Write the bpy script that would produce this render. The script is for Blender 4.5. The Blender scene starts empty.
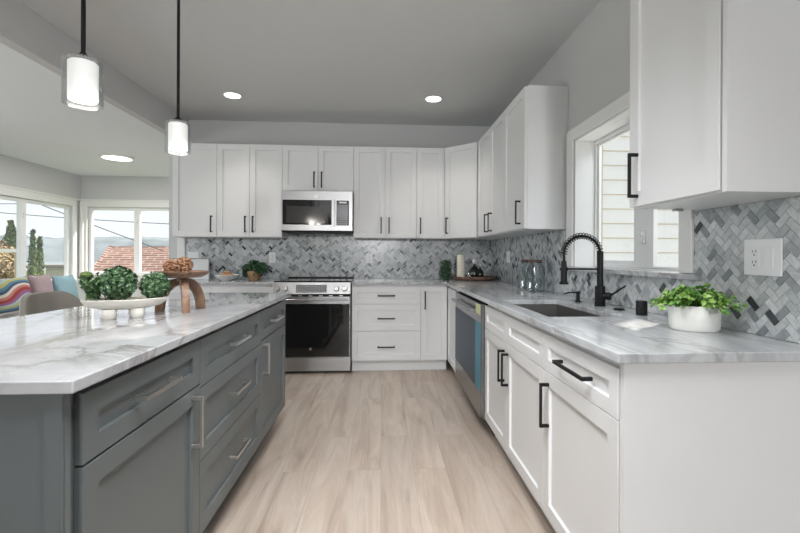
import bpy, bmesh, math, random
from mathutils import Vector, Matrix, noise
PI = math.pi
S = bpy.context.scene
COL = S.collection

# ------------------------------------------------------------------ camera
cam = bpy.data.cameras.new('camera')
camo = bpy.data.objects.new('camera', cam); COL.objects.link(camo)
cam.sensor_width = 36.0; cam.lens = 433.84 * 36 / 800
cam.shift_x = -8.78 / 800; cam.shift_y = -10.77 / 800
cam.clip_start = 0.05; cam.clip_end = 3000
camo.matrix_world = (Matrix.Translation((0, 0, 1.1812)) @ Matrix.Rotation(-0.0623, 4, 'Z')
                     @ Matrix.Rotation(PI / 2, 4, 'X') @ Matrix.Rotation(0.0043, 4, 'Z'))
S.camera = camo

# ------------------------------------------------------------------ world, sun, exposure
w = bpy.data.worlds.new('overcast_sky'); S.world = w; w.use_nodes = True
bg = w.node_tree.nodes['Background']
bg.inputs['Color'].default_value = (0.86, 0.91, 0.96, 1); bg.inputs['Strength'].default_value = 1.15
S.view_settings.view_transform = 'Standard'; S.view_settings.look = 'None'
S.view_settings.exposure = 0.05; S.view_settings.gamma = 1.0; S.view_settings.use_curve_mapping = False

def lamp(name, kind, loc, energy, color=(1, 1, 1), direction=None, **kw):
    l = bpy.data.lights.new(name, kind); l.energy = energy; l.color = color
    for k, v in kw.items(): setattr(l, k, v)
    o = bpy.data.objects.new(name, l); COL.objects.link(o); o.location = loc
    if direction is not None:
        o.rotation_euler = Vector(direction).to_track_quat('-Z', 'Y').to_euler()
    return o
lamp('sun', 'SUN', (6, 6, 9), 9.0, (1, 0.93, 0.82), (-0.50, -0.40, -0.62), angle=0.009)
lamp('aisle_fill', 'AREA', (-0.1, 1.22, 2.66), 46, (0.98, 0.99, 1.0), (0, 0.38, -1), shape='RECTANGLE', size=0.8, size_y=2.0, spread=1.7)  # added fill light for the aisle floor, not a real fitting
lamp('sink_window_fill', 'AREA', (1.80, 2.25, 2.50), 14, (0.82, 0.91, 1.0), (-0.55, 0, -0.85), shape='RECTANGLE', size=0.5, size_y=1.0)  # added lamp, replaces daylight on the counter that the wing blocks
lamp('rear_far_fill', 'AREA', (-0.3, -8.4, 2.15), 215, (0.97, 0.985, 1.0), (0, 1, -0.05), shape='DISK', size=0.7)  # invented lamp far behind the camera, evens out the back cabinets
lamp('rear_fill', 'AREA', (-0.4, -1.5, 2.66), 16, (0.98, 0.99, 1.0), (0.0, 0.55, -1), shape='RECTANGLE', size=2.6, size_y=1.6)  # unseen fill behind the camera, added to brighten the room
lamp('dining_window_fill', 'AREA', (-5.15, 2.25, 1.5), 60, (0.92, 0.96, 1.0), (1, 0, 0), shape='RECTANGLE', size=2.6, size_y=1.1)  # added lamp outside the out-of-view window, boosts the light indoors

# ------------------------------------------------------------------ materials
MATS = {}
def newmat(name):
    m = bpy.data.materials.new(name); m.use_nodes = True
    MATS[name] = m
    nt = m.node_tree
    return m, nt, nt.nodes['Principled BSDF']
def mat(name, col, rough=0.5, metal=0.0, spec=0.5, bump=0.0, bscale=40, vary=0.03, vscale=6, coat=0.0, **kw):
    m, nt, b = newmat(name)
    b.inputs['Roughness'].default_value = rough; b.inputs['Metallic'].default_value = metal
    b.inputs['Specular IOR Level'].default_value = spec
    b.inputs['Coat Weight'].default_value = coat
    tc = nt.nodes.new('ShaderNodeTexCoord')
    n = nt.nodes.new('ShaderNodeTexNoise'); n.inputs['Scale'].default_value = vscale; n.inputs['Detail'].default_value = 3
    nt.links.new(tc.outputs['Object'], n.inputs['Vector'])
    mx = nt.nodes.new('ShaderNodeMix'); mx.data_type = 'RGBA'
    mx.inputs['A'].default_value = (*[c * (1 - vary) for c in col], 1)
    mx.inputs['B'].default_value = (*[min(1, c * (1 + vary)) for c in col], 1)
    nt.links.new(n.outputs['Fac'], mx.inputs['Factor'])
    nt.links.new(mx.outputs['Result'], b.inputs['Base Color'])
    if bump:
        n2 = nt.nodes.new('ShaderNodeTexNoise'); n2.inputs['Scale'].default_value = bscale
        nt.links.new(tc.outputs['Object'], n2.inputs['Vector'])
        bp = nt.nodes.new('ShaderNodeBump'); bp.inputs['Strength'].default_value = bump; bp.inputs['Distance'].default_value = 0.004
        nt.links.new(n2.outputs['Fac'], bp.inputs['Height']); nt.links.new(bp.outputs['Normal'], b.inputs['Normal'])
    return m
def emis(name, col, strength, base=(0.9, 0.9, 0.9)):
    m, nt, b = newmat(name)
    b.inputs['Base Color'].default_value = (*base, 1)
    b.inputs['Emission Color'].default_value = (*col, 1); b.inputs['Emission Strength'].default_value = strength
    return m
def thin_glass(name, tint=(0.97, 0.98, 0.98), refl=0.06, rough=0.0):
    m = bpy.data.materials.new(name); m.use_nodes = True; MATS[name] = m
    nt = m.node_tree; nt.nodes.clear()
    out = nt.nodes.new('ShaderNodeOutputMaterial'); mix = nt.nodes.new('ShaderNodeMixShader')
    tr = nt.nodes.new('ShaderNodeBsdfTransparent'); gl = nt.nodes.new('ShaderNodeBsdfGlossy')
    tr.inputs['Color'].default_value = (*tint, 1); gl.inputs['Roughness'].default_value = rough
    lw = nt.nodes.new('ShaderNodeLayerWeight'); lw.inputs['Blend'].default_value = 0.35
    mu = nt.nodes.new('ShaderNodeMath'); mu.operation = 'MULTIPLY_ADD'
    mu.inputs[1].default_value = 0.10 if refl < 0.03 else 0.45; mu.inputs[2].default_value = refl
    nt.links.new(lw.outputs['Facing'], mu.inputs[0]); nt.links.new(mu.outputs[0], mix.inputs[0])
    nt.links.new(tr.outputs[0], mix.inputs[1]); nt.links.new(gl.outputs[0], mix.inputs[2])
    nt.links.new(mix.outputs[0], out.inputs['Surface'])
    return m
def ramp(nt, stops):
    r = nt.nodes.new('ShaderNodeValToRGB'); e = r.color_ramp.elements
    while len(e) < len(stops): e.new(0.5)
    for i, (p, c) in enumerate(stops):
        e[i].position = p; e[i].color = (*c, 1)
    return r

mat('cabinet_white', (0.75, 0.755, 0.76), 0.38, vary=0.01)
mat('trim_white', (0.80, 0.80, 0.79), 0.4, vary=0.01)
mat('vinyl_white', (0.82, 0.83, 0.83), 0.3, vary=0.01)
mat('wall_paint', (0.56, 0.565, 0.565), 0.85, bump=0.05, bscale=120, vary=0.015)
mat('ceiling_paint', (0.65, 0.665, 0.67), 0.9, bump=0.08, bscale=90, vary=0.015)
mat('dining_ceiling_paint', (0.80, 0.83, 0.86), 0.9, bump=0.05, bscale=90, vary=0.01)
mat('dining_wall_paint', (0.60, 0.61, 0.61), 0.85, vary=0.015)
mat('island_grey', (0.125, 0.142, 0.146), 0.38, vary=0.04)
mat('black_metal', (0.006, 0.0065, 0.007), 0.45, 0.0, 0.3, vary=0.05)
mat('nickel', (0.62, 0.61, 0.59), 0.28, 1.0, vary=0.03)
mat('black_glass', (0.006, 0.006, 0.006), 0.06, coat=0.3, vary=0.0)
mat('dark_window', (0.05, 0.05, 0.05), 0.12, vary=0.02)
mat('dark_gap', (0.01, 0.01, 0.01), 0.8)
mat('switch_white', (0.85, 0.86, 0.87), 0.3, vary=0.005)
mat('ceramic_white', (0.80, 0.80, 0.77), 0.35, vary=0.03, vscale=12, bump=0.05, bscale=60)
mat('stone_cream', (0.68, 0.66, 0.60), 0.6, vary=0.06, vscale=20, bump=0.15, bscale=80)
mat('soil', (0.05, 0.035, 0.025), 0.95, bump=0.4)
mat('sofa_fabric', (0.78, 0.78, 0.76), 0.9, vary=0.03, bump=0.1, bscale=200)
mat('taupe_leather', (0.36, 0.335, 0.30), 0.5, vary=0.05, bump=0.1, bscale=200)
mat('mauve_fabric', (0.40, 0.31, 0.33), 0.85, vary=0.1, vscale=15, bump=0.2, bscale=200)
mat('blue_fabric', (0.30, 0.47, 0.54), 0.85, vary=0.1, vscale=15, bump=0.2, bscale=200)
mat('candle_wax', (0.80, 0.76, 0.64), 0.6, vary=0.12, vscale=30, bump=0.8, bscale=60)
mat('copper_lid', (0.10, 0.065, 0.055), 0.3, 0.4, vary=0.1)
mat('cookie', (0.55, 0.28, 0.12), 0.8, vary=0.25, vscale=60, bump=0.5, bscale=90)
mat('wicker', (0.38, 0.22, 0.12), 0.8, vary=0.3, vscale=90, bump=0.8, bscale=120)
mat('rattan', (0.42, 0.23, 0.13), 0.75, vary=0.3, vscale=50)
mat('rattan_dark', (0.17, 0.08, 0.045), 0.9, vary=0.3, vscale=50)
mat('yellow_sticker', (0.62, 0.66, 0.36), 0.5, vary=0.03)
mat('sink_steel', (0.16, 0.155, 0.15), 0.35, 0.6, vary=0.05)
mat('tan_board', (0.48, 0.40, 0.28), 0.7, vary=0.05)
mat('siding_cream', (0.70, 0.71, 0.70), 0.6, vary=0.02)
mat('eave_white', (0.8, 0.8, 0.8), 0.7)
mat('tree_bark', (0.12, 0.08, 0.05), 0.9, vary=0.2)
mat('grass_ground', (0.14, 0.19, 0.07), 0.95, vary=0.4, vscale=1.2)
mat('cable_black', (0.10, 0.10, 0.11), 0.8)
mat('flat_roof_brown', (0.24, 0.21, 0.19), 0.9, vary=0.15, vscale=1.0)
mat('house_wall', (0.55, 0.50, 0.46), 0.9, vary=0.1)
mat('rail_white', (0.8, 0.8, 0.8), 0.6)
mat('paper_art', (0.70, 0.72, 0.73), 0.6, vary=0.1, vscale=7)
mat('light_trim', (0.78, 0.78, 0.77), 0.5)
emis('downlight_lens', (1, 0.97, 0.92), 6.0)
emis('dining_lens', (1, 0.98, 0.95), 3.0)
emis('display_grey', (0.4, 0.4, 0.4), 0.05, (0.10, 0.10, 0.10))
thin_glass('window_glass', (0.985, 0.99, 0.99), 0.015)
thin_glass('clear_glass', (0.93, 0.95, 0.95), 0.05)
thin_glass('jar_glass', (0.88, 0.92, 0.93), 0.08, 0.02)

def brushed(name, col, rough=0.3, axis=(2, 2, 120)):
    m, nt, b = newmat(name)
    tc = nt.nodes.new('ShaderNodeTexCoord'); mp = nt.nodes.new('ShaderNodeMapping'); mp.inputs['Scale'].default_value = axis
    n = nt.nodes.new('ShaderNodeTexNoise'); n.inputs['Scale'].default_value = 3
    nt.links.new(tc.outputs['Object'], mp.inputs['Vector']); nt.links.new(mp.outputs['Vector'], n.inputs['Vector'])
    r = ramp(nt, [(0.3, tuple(c * 0.88 for c in col)), (0.7, tuple(min(1, c * 1.1) for c in col))])
    nt.links.new(n.outputs['Fac'], r.inputs['Fac']); nt.links.new(r.outputs['Color'], b.inputs['Base Color'])
    b.inputs['Metallic'].default_value = 1.0; b.inputs['Roughness'].default_value = rough
    return m
brushed('stainless', (0.38, 0.38, 0.385), 0.33)
brushed('stainless_dark', (0.27, 0.275, 0.28), 0.22)
mat('film_blue', (0.035, 0.23, 0.33), 0.35, 0.0, 0.3, coat=0.0, vary=0.08)
mat('film_blue_reflect', (0.045, 0.065, 0.095), 0.35, 0.0, 0.10, coat=0.0, vary=0.05)  # same blue film, its grey reflection mixed into the colour

def marble(name, base, light, vein, scale, stretch, vein_amt, rot=0.0, rough=0.12):
    m, nt, b = newmat(name); L = nt.links.new
    tc = nt.nodes.new('ShaderNodeTexCoord'); mp = nt.nodes.new('ShaderNodeMapping')
    mp.inputs['Scale'].default_value = stretch; mp.inputs['Rotation'].default_value = (0, 0, rot)
    L(tc.outputs['Object'], mp.inputs['Vector'])
    n1 = nt.nodes.new('ShaderNodeTexNoise'); n1.inputs['Scale'].default_value = scale; n1.inputs['Detail'].default_value = 8
    n1.inputs['Roughness'].default_value = 0.6; n1.inputs['Distortion'].default_value = 0.8
    L(mp.outputs['Vector'], n1.inputs['Vector'])
    r1 = ramp(nt, [(0.32, base), (0.50, light), (0.68, tuple(c * 0.86 for c in base))]); L(n1.outputs['Fac'], r1.inputs['Fac'])
    n2 = nt.nodes.new('ShaderNodeTexNoise'); n2.inputs['Scale'].default_value = scale * 0.8; n2.inputs['Detail'].default_value = 10
    n2.inputs['Roughness'].default_value = 0.62; n2.inputs['Distortion'].default_value = 1.6
    mp2 = nt.nodes.new('ShaderNodeMapping'); mp2.inputs['Location'].default_value = (3.1, 7.7, 1.3); L(mp.outputs['Vector'], mp2.inputs['Vector'])
    L(mp2.outputs['Vector'], n2.inputs['Vector'])
    r2 = ramp(nt, [(0.462, (0, 0, 0)), (0.495, (1, 1, 1)), (0.530, (0, 0, 0))]); L(n2.outputs['Fac'], r2.inputs['Fac'])
    n3 = nt.nodes.new('ShaderNodeTexNoise'); n3.inputs['Scale'].default_value = scale * 0.7; n3.inputs['Detail'].default_value = 4
    L(mp.outputs['Vector'], n3.inputs['Vector'])
    r3 = ramp(nt, [(0.42, (0, 0, 0)), (0.62, (1, 1, 1))]); L(n3.outputs['Fac'], r3.inputs['Fac'])
    mu = nt.nodes.new('ShaderNodeMath'); mu.operation = 'MULTIPLY'; L(r2.outputs['Color'], mu.inputs[0]); L(r3.outputs['Color'], mu.inputs[1])
    mu2 = nt.nodes.new('ShaderNodeMath'); mu2.operation = 'MULTIPLY'; L(mu.outputs[0], mu2.inputs[0]); mu2.inputs[1].default_value = vein_amt
    mx = nt.nodes.new('ShaderNodeMix'); mx.data_type = 'RGBA'; L(mu2.outputs[0], mx.inputs['Factor'])
    L(r1.outputs['Color'], mx.inputs['A']); mx.inputs['B'].default_value = (*vein, 1)
    L(mx.outputs['Result'], b.inputs['Base Color'])
    b.inputs['Roughness'].default_value = rough
    return m
marble('quartz_island', (0.36, 0.365, 0.38), (0.50, 0.505, 0.52), (0.20, 0.175, 0.165), 2.2, (1.0, 0.7, 1.0), 0.85, 0.5, 0.035)
marble('quartz_counter', (0.36, 0.375, 0.39), (0.55, 0.565, 0.58), (0.25, 0.24, 0.24), 2.2, (2.6, 0.55, 1.0), 0.8, 0.25, 0.13)

def floor_mat():
    m, nt, b = newmat('vinyl_plank_floor'); L = nt.links.new
    tc = nt.nodes.new('ShaderNodeTexCoord'); mp = nt.nodes.new('ShaderNodeMapping'); mp.inputs['Rotation'].default_value = (0, 0, PI / 2)
    L(tc.outputs['Object'], mp.inputs['Vector'])
    br = nt.nodes.new('ShaderNodeTexBrick'); br.offset = 0.37; br.inputs['Scale'].default_value = 1.0
    br.inputs['Brick Width'].default_value = 1.2; br.inputs['Row Height'].default_value = 0.18
    br.inputs['Mortar Size'].default_value = 0.0014; br.inputs['Mortar Smooth'].default_value = 0.3; br.inputs['Bias'].default_value = 0
    br.inputs['Color1'].default_value = (0, 0, 0, 1); br.inputs['Color2'].default_value = (1, 1, 1, 1); br.inputs['Mortar'].default_value = (0.5, 0.5, 0.5, 1)
    L(mp.outputs['Vector'], br.inputs['Vector'])
    sc = nt.nodes.new('ShaderNodeMapping'); sc.inputs['Scale'].default_value = (7.0, 0.75, 1)
    add = nt.nodes.new('ShaderNodeVectorMath'); add.operation = 'MULTIPLY_ADD'
    L(br.outputs['Color'], add.inputs[0]); add.inputs[1].default_value = (5, 9, 13)
    L(tc.outputs['Object'], sc.inputs['Vector']); L(sc.outputs['Vector'], add.inputs[2])
    n = nt.nodes.new('ShaderNodeTexNoise'); n.inputs['Scale'].default_value = 1.5; n.inputs['Detail'].default_value = 9; n.inputs['Roughness'].default_value = 0.62; n.inputs['Distortion'].default_value = 0.9
    L(add.outputs['Vector'], n.inputs['Vector'])
    r = ramp(nt, [(0.25, (0.24, 0.187, 0.148)), (0.45, (0.375, 0.308, 0.254)), (0.60, (0.445, 0.382, 0.328)), (0.8, (0.36, 0.297, 0.25))])
    L(n.outputs['Fac'], r.inputs['Fac'])
    hv = nt.nodes.new('ShaderNodeHueSaturation'); mr = nt.nodes.new('ShaderNodeMapRange')
    mr.inputs['To Min'].default_value = 1.12; mr.inputs['To Max'].default_value = 1.28
    L(br.outputs['Color'], mr.inputs['Value']); L(mr.outputs[0], hv.inputs['Value']); L(r.outputs['Color'], hv.inputs['Color'])
    mx = nt.nodes.new('ShaderNodeMix'); mx.data_type = 'RGBA'; L(br.outputs['Fac'], mx.inputs['Factor'])
    L(hv.outputs['Color'], mx.inputs['A']); mx.inputs['B'].default_value = (0.385, 0.315, 0.26, 1)
    L(mx.outputs['Result'], b.inputs['Base Color']); b.inputs['Roughness'].default_value = 0.38
    return m
floor_mat()

def tile_mat():
    m, nt, b = newmat('herringbone_marble'); L = nt.links.new
    at = nt.nodes.new('ShaderNodeAttribute'); at.attribute_name = 'shade'
    r = ramp(nt, [(0.0, (0.050, 0.058, 0.062)), (0.035, (0.055, 0.062, 0.066)), (0.06, (0.20, 0.22, 0.235)), (0.22, (0.31, 0.335, 0.35)), (0.5, (0.46, 0.485, 0.495)), (1.0, (0.58, 0.60, 0.61))])
    L(at.outputs['Fac'], r.inputs['Fac'])
    tc = nt.nodes.new('ShaderNodeTexCoord'); ad = nt.nodes.new('ShaderNodeVectorMath'); ad.operation = 'MULTIPLY_ADD'
    L(at.outputs['Vector'], ad.inputs[0]); ad.inputs[1].default_value = (50, 70, 90); L(tc.outputs['Object'], ad.inputs[2])
    n = nt.nodes.new('ShaderNodeTexNoise'); n.inputs['Scale'].default_value = 28; n.inputs['Detail'].default_value = 5; n.inputs['Distortion'].default_value = 1.5
    L(ad.outputs['Vector'], n.inputs['Vector'])
    mr = nt.nodes.new('ShaderNodeMapRange'); mr.inputs['From Min'].default_value = 0.3; mr.inputs['From Max'].default_value = 0.7
    mr.inputs['To Min'].default_value = 0.95; mr.inputs['To Max'].default_value = 1.26; L(n.outputs['Fac'], mr.inputs['Value'])
    hv = nt.nodes.new('ShaderNodeHueSaturation'); L(mr.outputs[0], hv.inputs['Value']); L(r.outputs['Color'], hv.inputs['Color'])
    L(hv.outputs['Color'], b.inputs['Base Color']); b.inputs['Roughness'].default_value = 0.22
    return m
tile_mat()
mat('grout', (0.64, 0.65, 0.65), 0.8)

def wood_mat(name, c1, c2, scale=(1, 1, 8), rough=0.45):
    m, nt, b = newmat(name); L = nt.links.new
    tc = nt.nodes.new('ShaderNodeTexCoord'); mp = nt.nodes.new('ShaderNodeMapping'); mp.inputs['Scale'].default_value = scale
    L(tc.outputs['Object'], mp.inputs['Vector'])
    n = nt.nodes.new('ShaderNodeTexNoise'); n.inputs['Scale'].default_value = 6; n.inputs['Detail'].default_value = 6; n.inputs['Distortion'].default_value = 1.2
    L(mp.outputs['Vector'], n.inputs['Vector'])
    r = ramp(nt, [(0.35, c1), (0.65, c2)]); L(n.outputs['Fac'], r.inputs['Fac']); L(r.outputs['Color'], b.inputs['Base Color'])
    b.inputs['Roughness'].default_value = rough
    return m
wood_mat('walnut', (0.14, 0.075, 0.045), (0.34, 0.20, 0.125), (8, 8, 1.2))
wood_mat('walnut_flat', (0.13, 0.07, 0.045), (0.30, 0.18, 0.115), (1.5, 8, 8))
wood_mat('dark_tray_wood', (0.10, 0.05, 0.035), (0.28, 0.17, 0.13), (1.5, 8, 8))
wood_mat('bamboo_tan', (0.36, 0.27, 0.18), (0.50, 0.40, 0.28), (2, 8, 8))

def leafmat(name, c1, c2, rough=0.45, scale=35):
    m, nt, b = newmat(name); L = nt.links.new
    tc = nt.nodes.new('ShaderNodeTexCoord'); n = nt.nodes.new('ShaderNodeTexNoise'); n.inputs['Scale'].default_value = scale
    L(tc.outputs['Object'], n.inputs['Vector'])
    r = ramp(nt, [(0.35, c1), (0.65, c2)]); L(n.outputs['Fac'], r.inputs['Fac']); L(r.outputs['Color'], b.inputs['Base Color'])
    b.inputs['Roughness'].default_value = rough
    return m
leafmat('boxwood_leaf', (0.010, 0.040, 0.014), (0.15, 0.27, 0.13), 0.35, 55)
leafmat('fern_leaf', (0.07, 0.15, 0.06), (0.16, 0.27, 0.13), 0.5)
leafmat('dark_leaf', (0.012, 0.05, 0.018), (0.04, 0.12, 0.045), 0.35)
leafmat('bright_leaf', (0.05, 0.20, 0.025), (0.33, 0.52, 0.13), 0.4, 30)
leafmat('moss_green', (0.10, 0.16, 0.05), (0.2, 0.28, 0.1), 0.9)
leafmat('conifer_leaf', (0.05, 0.09, 0.025), (0.17, 0.22, 0.07), 0.9, 2.5)
leafmat('autumn_leaf', (0.25, 0.16, 0.07), (0.40, 0.30, 0.16), 0.9, 2.5)
leafmat('hazed_hill', (0.12, 0.15, 0.165), (0.22, 0.255, 0.275), 1.0, 0.02)  # distance haze is put into this pale blue-grey
m, nt, b = newmat('lake_water'); b.inputs['Base Color'].default_value = (0.5, 0.56, 0.6, 1); b.inputs['Roughness'].default_value = 0.05

def roof_mat():
    m, nt, b = newmat('brick_red_shingles'); L = nt.links.new
    tc = nt.nodes.new('ShaderNodeTexCoord')
    br = nt.nodes.new('ShaderNodeTexBrick'); br.inputs['Scale'].default_value = 1.0
    br.inputs['Brick Width'].default_value = 0.55; br.inputs['Row Height'].default_value = 0.135; br.inputs['Mortar Size'].default_value = 0.016
    br.inputs['Color1'].default_value = (0.17, 0.085, 0.065, 1); br.inputs['Color2'].default_value = (0.29, 0.155, 0.12, 1); br.inputs['Mortar'].default_value = (0.50, 0.42, 0.38, 1)
    mp = nt.nodes.new('ShaderNodeMapping'); L(tc.outputs['Object'], mp.inputs['Vector']); L(mp.outputs['Vector'], br.inputs['Vector'])
    n = nt.nodes.new('ShaderNodeTexNoise'); n.inputs['Scale'].default_value = 3.0; n.inputs['Detail'].default_value = 5; L(tc.outputs['Object'], n.inputs['Vector'])
    mx = nt.nodes.new('ShaderNodeMix'); mx.data_type = 'RGBA'; mx.blend_type = 'MULTIPLY'; mx.inputs['Factor'].default_value = 0.6
    r = ramp(nt, [(0.3, (0.6, 0.6, 0.6)), (0.7, (1.2, 1.15, 1.1))]); L(n.outputs['Fac'], r.inputs['Fac'])
    L(br.outputs['Color'], mx.inputs['A']); L(r.outputs['Color'], mx.inputs['B']); L(mx.outputs['Result'], b.inputs['Base Color'])
    b.inputs['Roughness'].default_value = 0.9
roof_mat()
def swirl_mat():
    m, nt, b = newmat('swirl_fabric'); L = nt.links.new
    tc = nt.nodes.new('ShaderNodeTexCoord'); wv = nt.nodes.new('ShaderNodeTexWave'); wv.bands_direction = 'Z'
    wv.inputs['Scale'].default_value = 1.35; wv.inputs['Distortion'].default_value = 5.0; wv.inputs['Detail'].default_value = 1.0; wv.inputs['Detail Scale'].default_value = 1.1
    wv.wave_profile = 'SAW'
    L(tc.outputs['Object'], wv.inputs['Vector'])
    r = ramp(nt, [(0.0, (0.35, 0.05, 0.05)), (0.14, (0.55, 0.22, 0.18)), (0.26, (0.65, 0.62, 0.58)), (0.38, (0.06, 0.10, 0.16)), (0.5, (0.10, 0.22, 0.32)), (0.62, (0.45, 0.42, 0.16)), (0.74, (0.40, 0.50, 0.52)), (0.86, (0.30, 0.12, 0.25)), (1.0, (0.05, 0.05, 0.08))])
    r.color_ramp.interpolation = 'CONSTANT'
    L(wv.outputs['Fac'], r.inputs['Fac']); L(r.outputs['Color'], b.inputs['Base Color']); b.inputs['Roughness'].default_value = 0.85
swirl_mat()
def pendant_mat():
    m, nt, b = newmat('frosted_lit_glass'); L = nt.links.new
    b.inputs['Base Color'].default_value = (0.9, 0.88, 0.87, 1); b.inputs['Roughness'].default_value = 0.4
    b.inputs['Emission Color'].default_value = (1, 0.93, 0.90, 1); b.inputs['Emission Strength'].default_value = 0.62
pendant_mat()
mm = MATS['frosted_lit_glass']

# ------------------------------------------------------------------ helpers
class Fr:
    """local frame: a along the face, d out of the face, z up"""
    def __init__(s, o, u, n): s.o = Vector(o); s.u = Vector(u).normalized(); s.n = Vector(n).normalized()
    def p(s, a, z, d): return s.o + s.u * a + s.n * d + Vector((0, 0, z))
class MB:
    def __init__(s): s.bm = bmesh.new()
    def poly(s, pts):
        vs = [s.bm.verts.new(p) for p in pts]
        return s.bm.faces.new(vs)
    def hexa(s, P):
        v = [s.bm.verts.new(p) for p in P]
        for f in ((0, 3, 2, 1), (4, 5, 6, 7), (0, 1, 5, 4), (1, 2, 6, 5), (2, 3, 7, 6), (3, 0, 4, 7)):
            s.bm.faces.new([v[i] for i in f])
        return s
    def box(s, x0, x1, y0, y1, z0, z1):
        return s.hexa([Vector(p) for p in ((x0, y0, z0), (x1, y0, z0), (x1, y1, z0), (x0, y1, z0), (x0, y0, z1), (x1, y0, z1), (x1, y1, z1), (x0, y1, z1))])
    def fbox(s, F, a0, a1, z0, z1, d0, d1):
        return s.hexa([F.p(a0, z0, d0), F.p(a1, z0, d0), F.p(a1, z0, d1), F.p(a0, z0, d1), F.p(a0, z1, d0), F.p(a1, z1, d0), F.p(a1, z1, d1), F.p(a0, z1, d1)])
    def prism(s, pts, z0, z1):
        lo = [s.bm.verts.new((p[0], p[1], z0)) for p in pts]; hi = [s.bm.verts.new((p[0], p[1], z1)) for p in pts]
        n = len(pts)
        s.bm.faces.new(lo[::-1]); s.bm.faces.new(hi)
        for i in range(n): s.bm.faces.new([lo[i], lo[(i + 1) % n], hi[(i + 1) % n], hi[i]])
        return s
    def lathe(s, prof, c=(0, 0, 0), seg=32, sx=1, sy=1, rot=0, axis='Z'):
        """prof: list of (r, z); r==0 closes"""
        c = Vector(c); rings = []
        for r, z in prof:
            if r < 1e-6: rings.append([s.bm.verts.new(s._ax(c, 0, 0, z, axis))])
            else:
                ring = []
                for i in range(seg):
                    t = 2 * PI * i / seg; x = r * math.cos(t) * sx; y = r * math.sin(t) * sy
                    ring.append(s.bm.verts.new(s._ax(c, x * math.cos(rot) - y * math.sin(rot), x * math.sin(rot) + y * math.cos(rot), z, axis)))
                rings.append(ring)
        for A, B in zip(rings, rings[1:]):
            for i in range(seg):
                j = (i + 1) % seg
                if len(A) == 1 and len(B) == 1: break
                if len(A) == 1: s.bm.faces.new([A[0], B[j], B[i]])
                elif len(B) == 1: s.bm.faces.new([A[i], A[j], B[0]])
                else: s.bm.faces.new([A[i], A[j], B[j], B[i]])
        return s
    def _ax(s, c, x, y, z, axis):
        if axis == 'Z': return c + Vector((x, y, z))
        if axis == 'X': return c + Vector((z, x, y))
        if axis == 'Y': return c + Vector((x, z, y))
        R = Vector(axis).to_track_quat('Z', 'Y').to_matrix()
        return c + R @ Vector((x, y, z))
    def cyl(s, c, r, h, seg=24, axis='Z', r2=None):
        return s.lathe([(0, 0), (r, 0), (r if r2 is None else r2, h), (0, h)], c, seg, axis=axis)
    def tube(s, path, r, seg=8, cap=True, square=False):
        path = [Vector(p) for p in path]; rings = []
        n0 = None
        for i, p in enumerate(path):
            t = (path[min(i + 1, len(path) - 1)] - path[max(i - 1, 0)]).normalized()
            if n0 is None:
                n0 = t.orthogonal().normalized()
                if abs(t.z) < 0.99: n0 = Vector((0, 0, 1)).cross(t).normalized()
            n0 = (n0 - t * n0.dot(t)).normalized(); b = t.cross(n0)
            rr = r[i] if isinstance(r, (list, tuple)) else r
            rings.append([s.bm.verts.new(p + (n0 * math.cos(2 * PI * k / seg + (PI / 4 if square else 0)) + b * math.sin(2 * PI * k / seg + (PI / 4 if square else 0))) * rr) for k in range(seg)])
        for A, B in zip(rings, rings[1:]):
            for k in range(seg): s.bm.faces.new([A[k], A[(k + 1) % seg], B[(k + 1) % seg], B[k]])
        if cap: s.bm.faces.new(rings[0][::-1]); s.bm.faces.new(rings[-1])
        return s
    def ball(s, c, r, sx=1, sy=1, sz=1, seg=24, rings=12):
        prof = [(0 if i in (0, rings) else r * math.sin(PI * i / rings), -r * math.cos(PI * i / rings) * sz) for i in range(rings + 1)]
        return s.lathe(prof, c, seg, sx, sy)
    def cells(s, F, ac, zc, inside, d0, d1):
        """slab in the (a,z) plane made of grid cells; holes where inside() is false"""
        V = {}
        def v(i, j, k):
            if (i, j, k) not in V: V[(i, j, k)] = s.bm.verts.new(F.p(ac[i], zc[j], d1 if k else d0))
            return V[(i, j, k)]
        na, nz = len(ac) - 1, len(zc) - 1
        ok = lambda i, j: 0 <= i < na and 0 <= j < nz and inside((ac[i] + ac[i + 1]) / 2, (zc[j] + zc[j + 1]) / 2)
        for i in range(na):
            for j in range(nz):
                if not ok(i, j): continue
                s.bm.faces.new([v(i, j, 1), v(i + 1, j, 1), v(i + 1, j + 1, 1), v(i, j + 1, 1)])
                s.bm.faces.new([v(i, j, 0), v(i, j + 1, 0), v(i + 1, j + 1, 0), v(i + 1, j, 0)])
                if not ok(i - 1, j): s.bm.faces.new([v(i, j, 0), v(i, j, 1), v(i, j + 1, 1), v(i, j + 1, 0)])
                if not ok(i + 1, j): s.bm.faces.new([v(i + 1, j, 0), v(i + 1, j + 1, 0), v(i + 1, j + 1, 1), v(i + 1, j, 1)])
                if not ok(i, j - 1): s.bm.faces.new([v(i, j, 0), v(i + 1, j, 0), v(i + 1, j, 1), v(i, j, 1)])
                if not ok(i, j + 1): s.bm.faces.new([v(i, j + 1, 0), v(i, j + 1, 1), v(i + 1, j + 1, 1), v(i + 1, j + 1, 0)])
        return s
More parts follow.
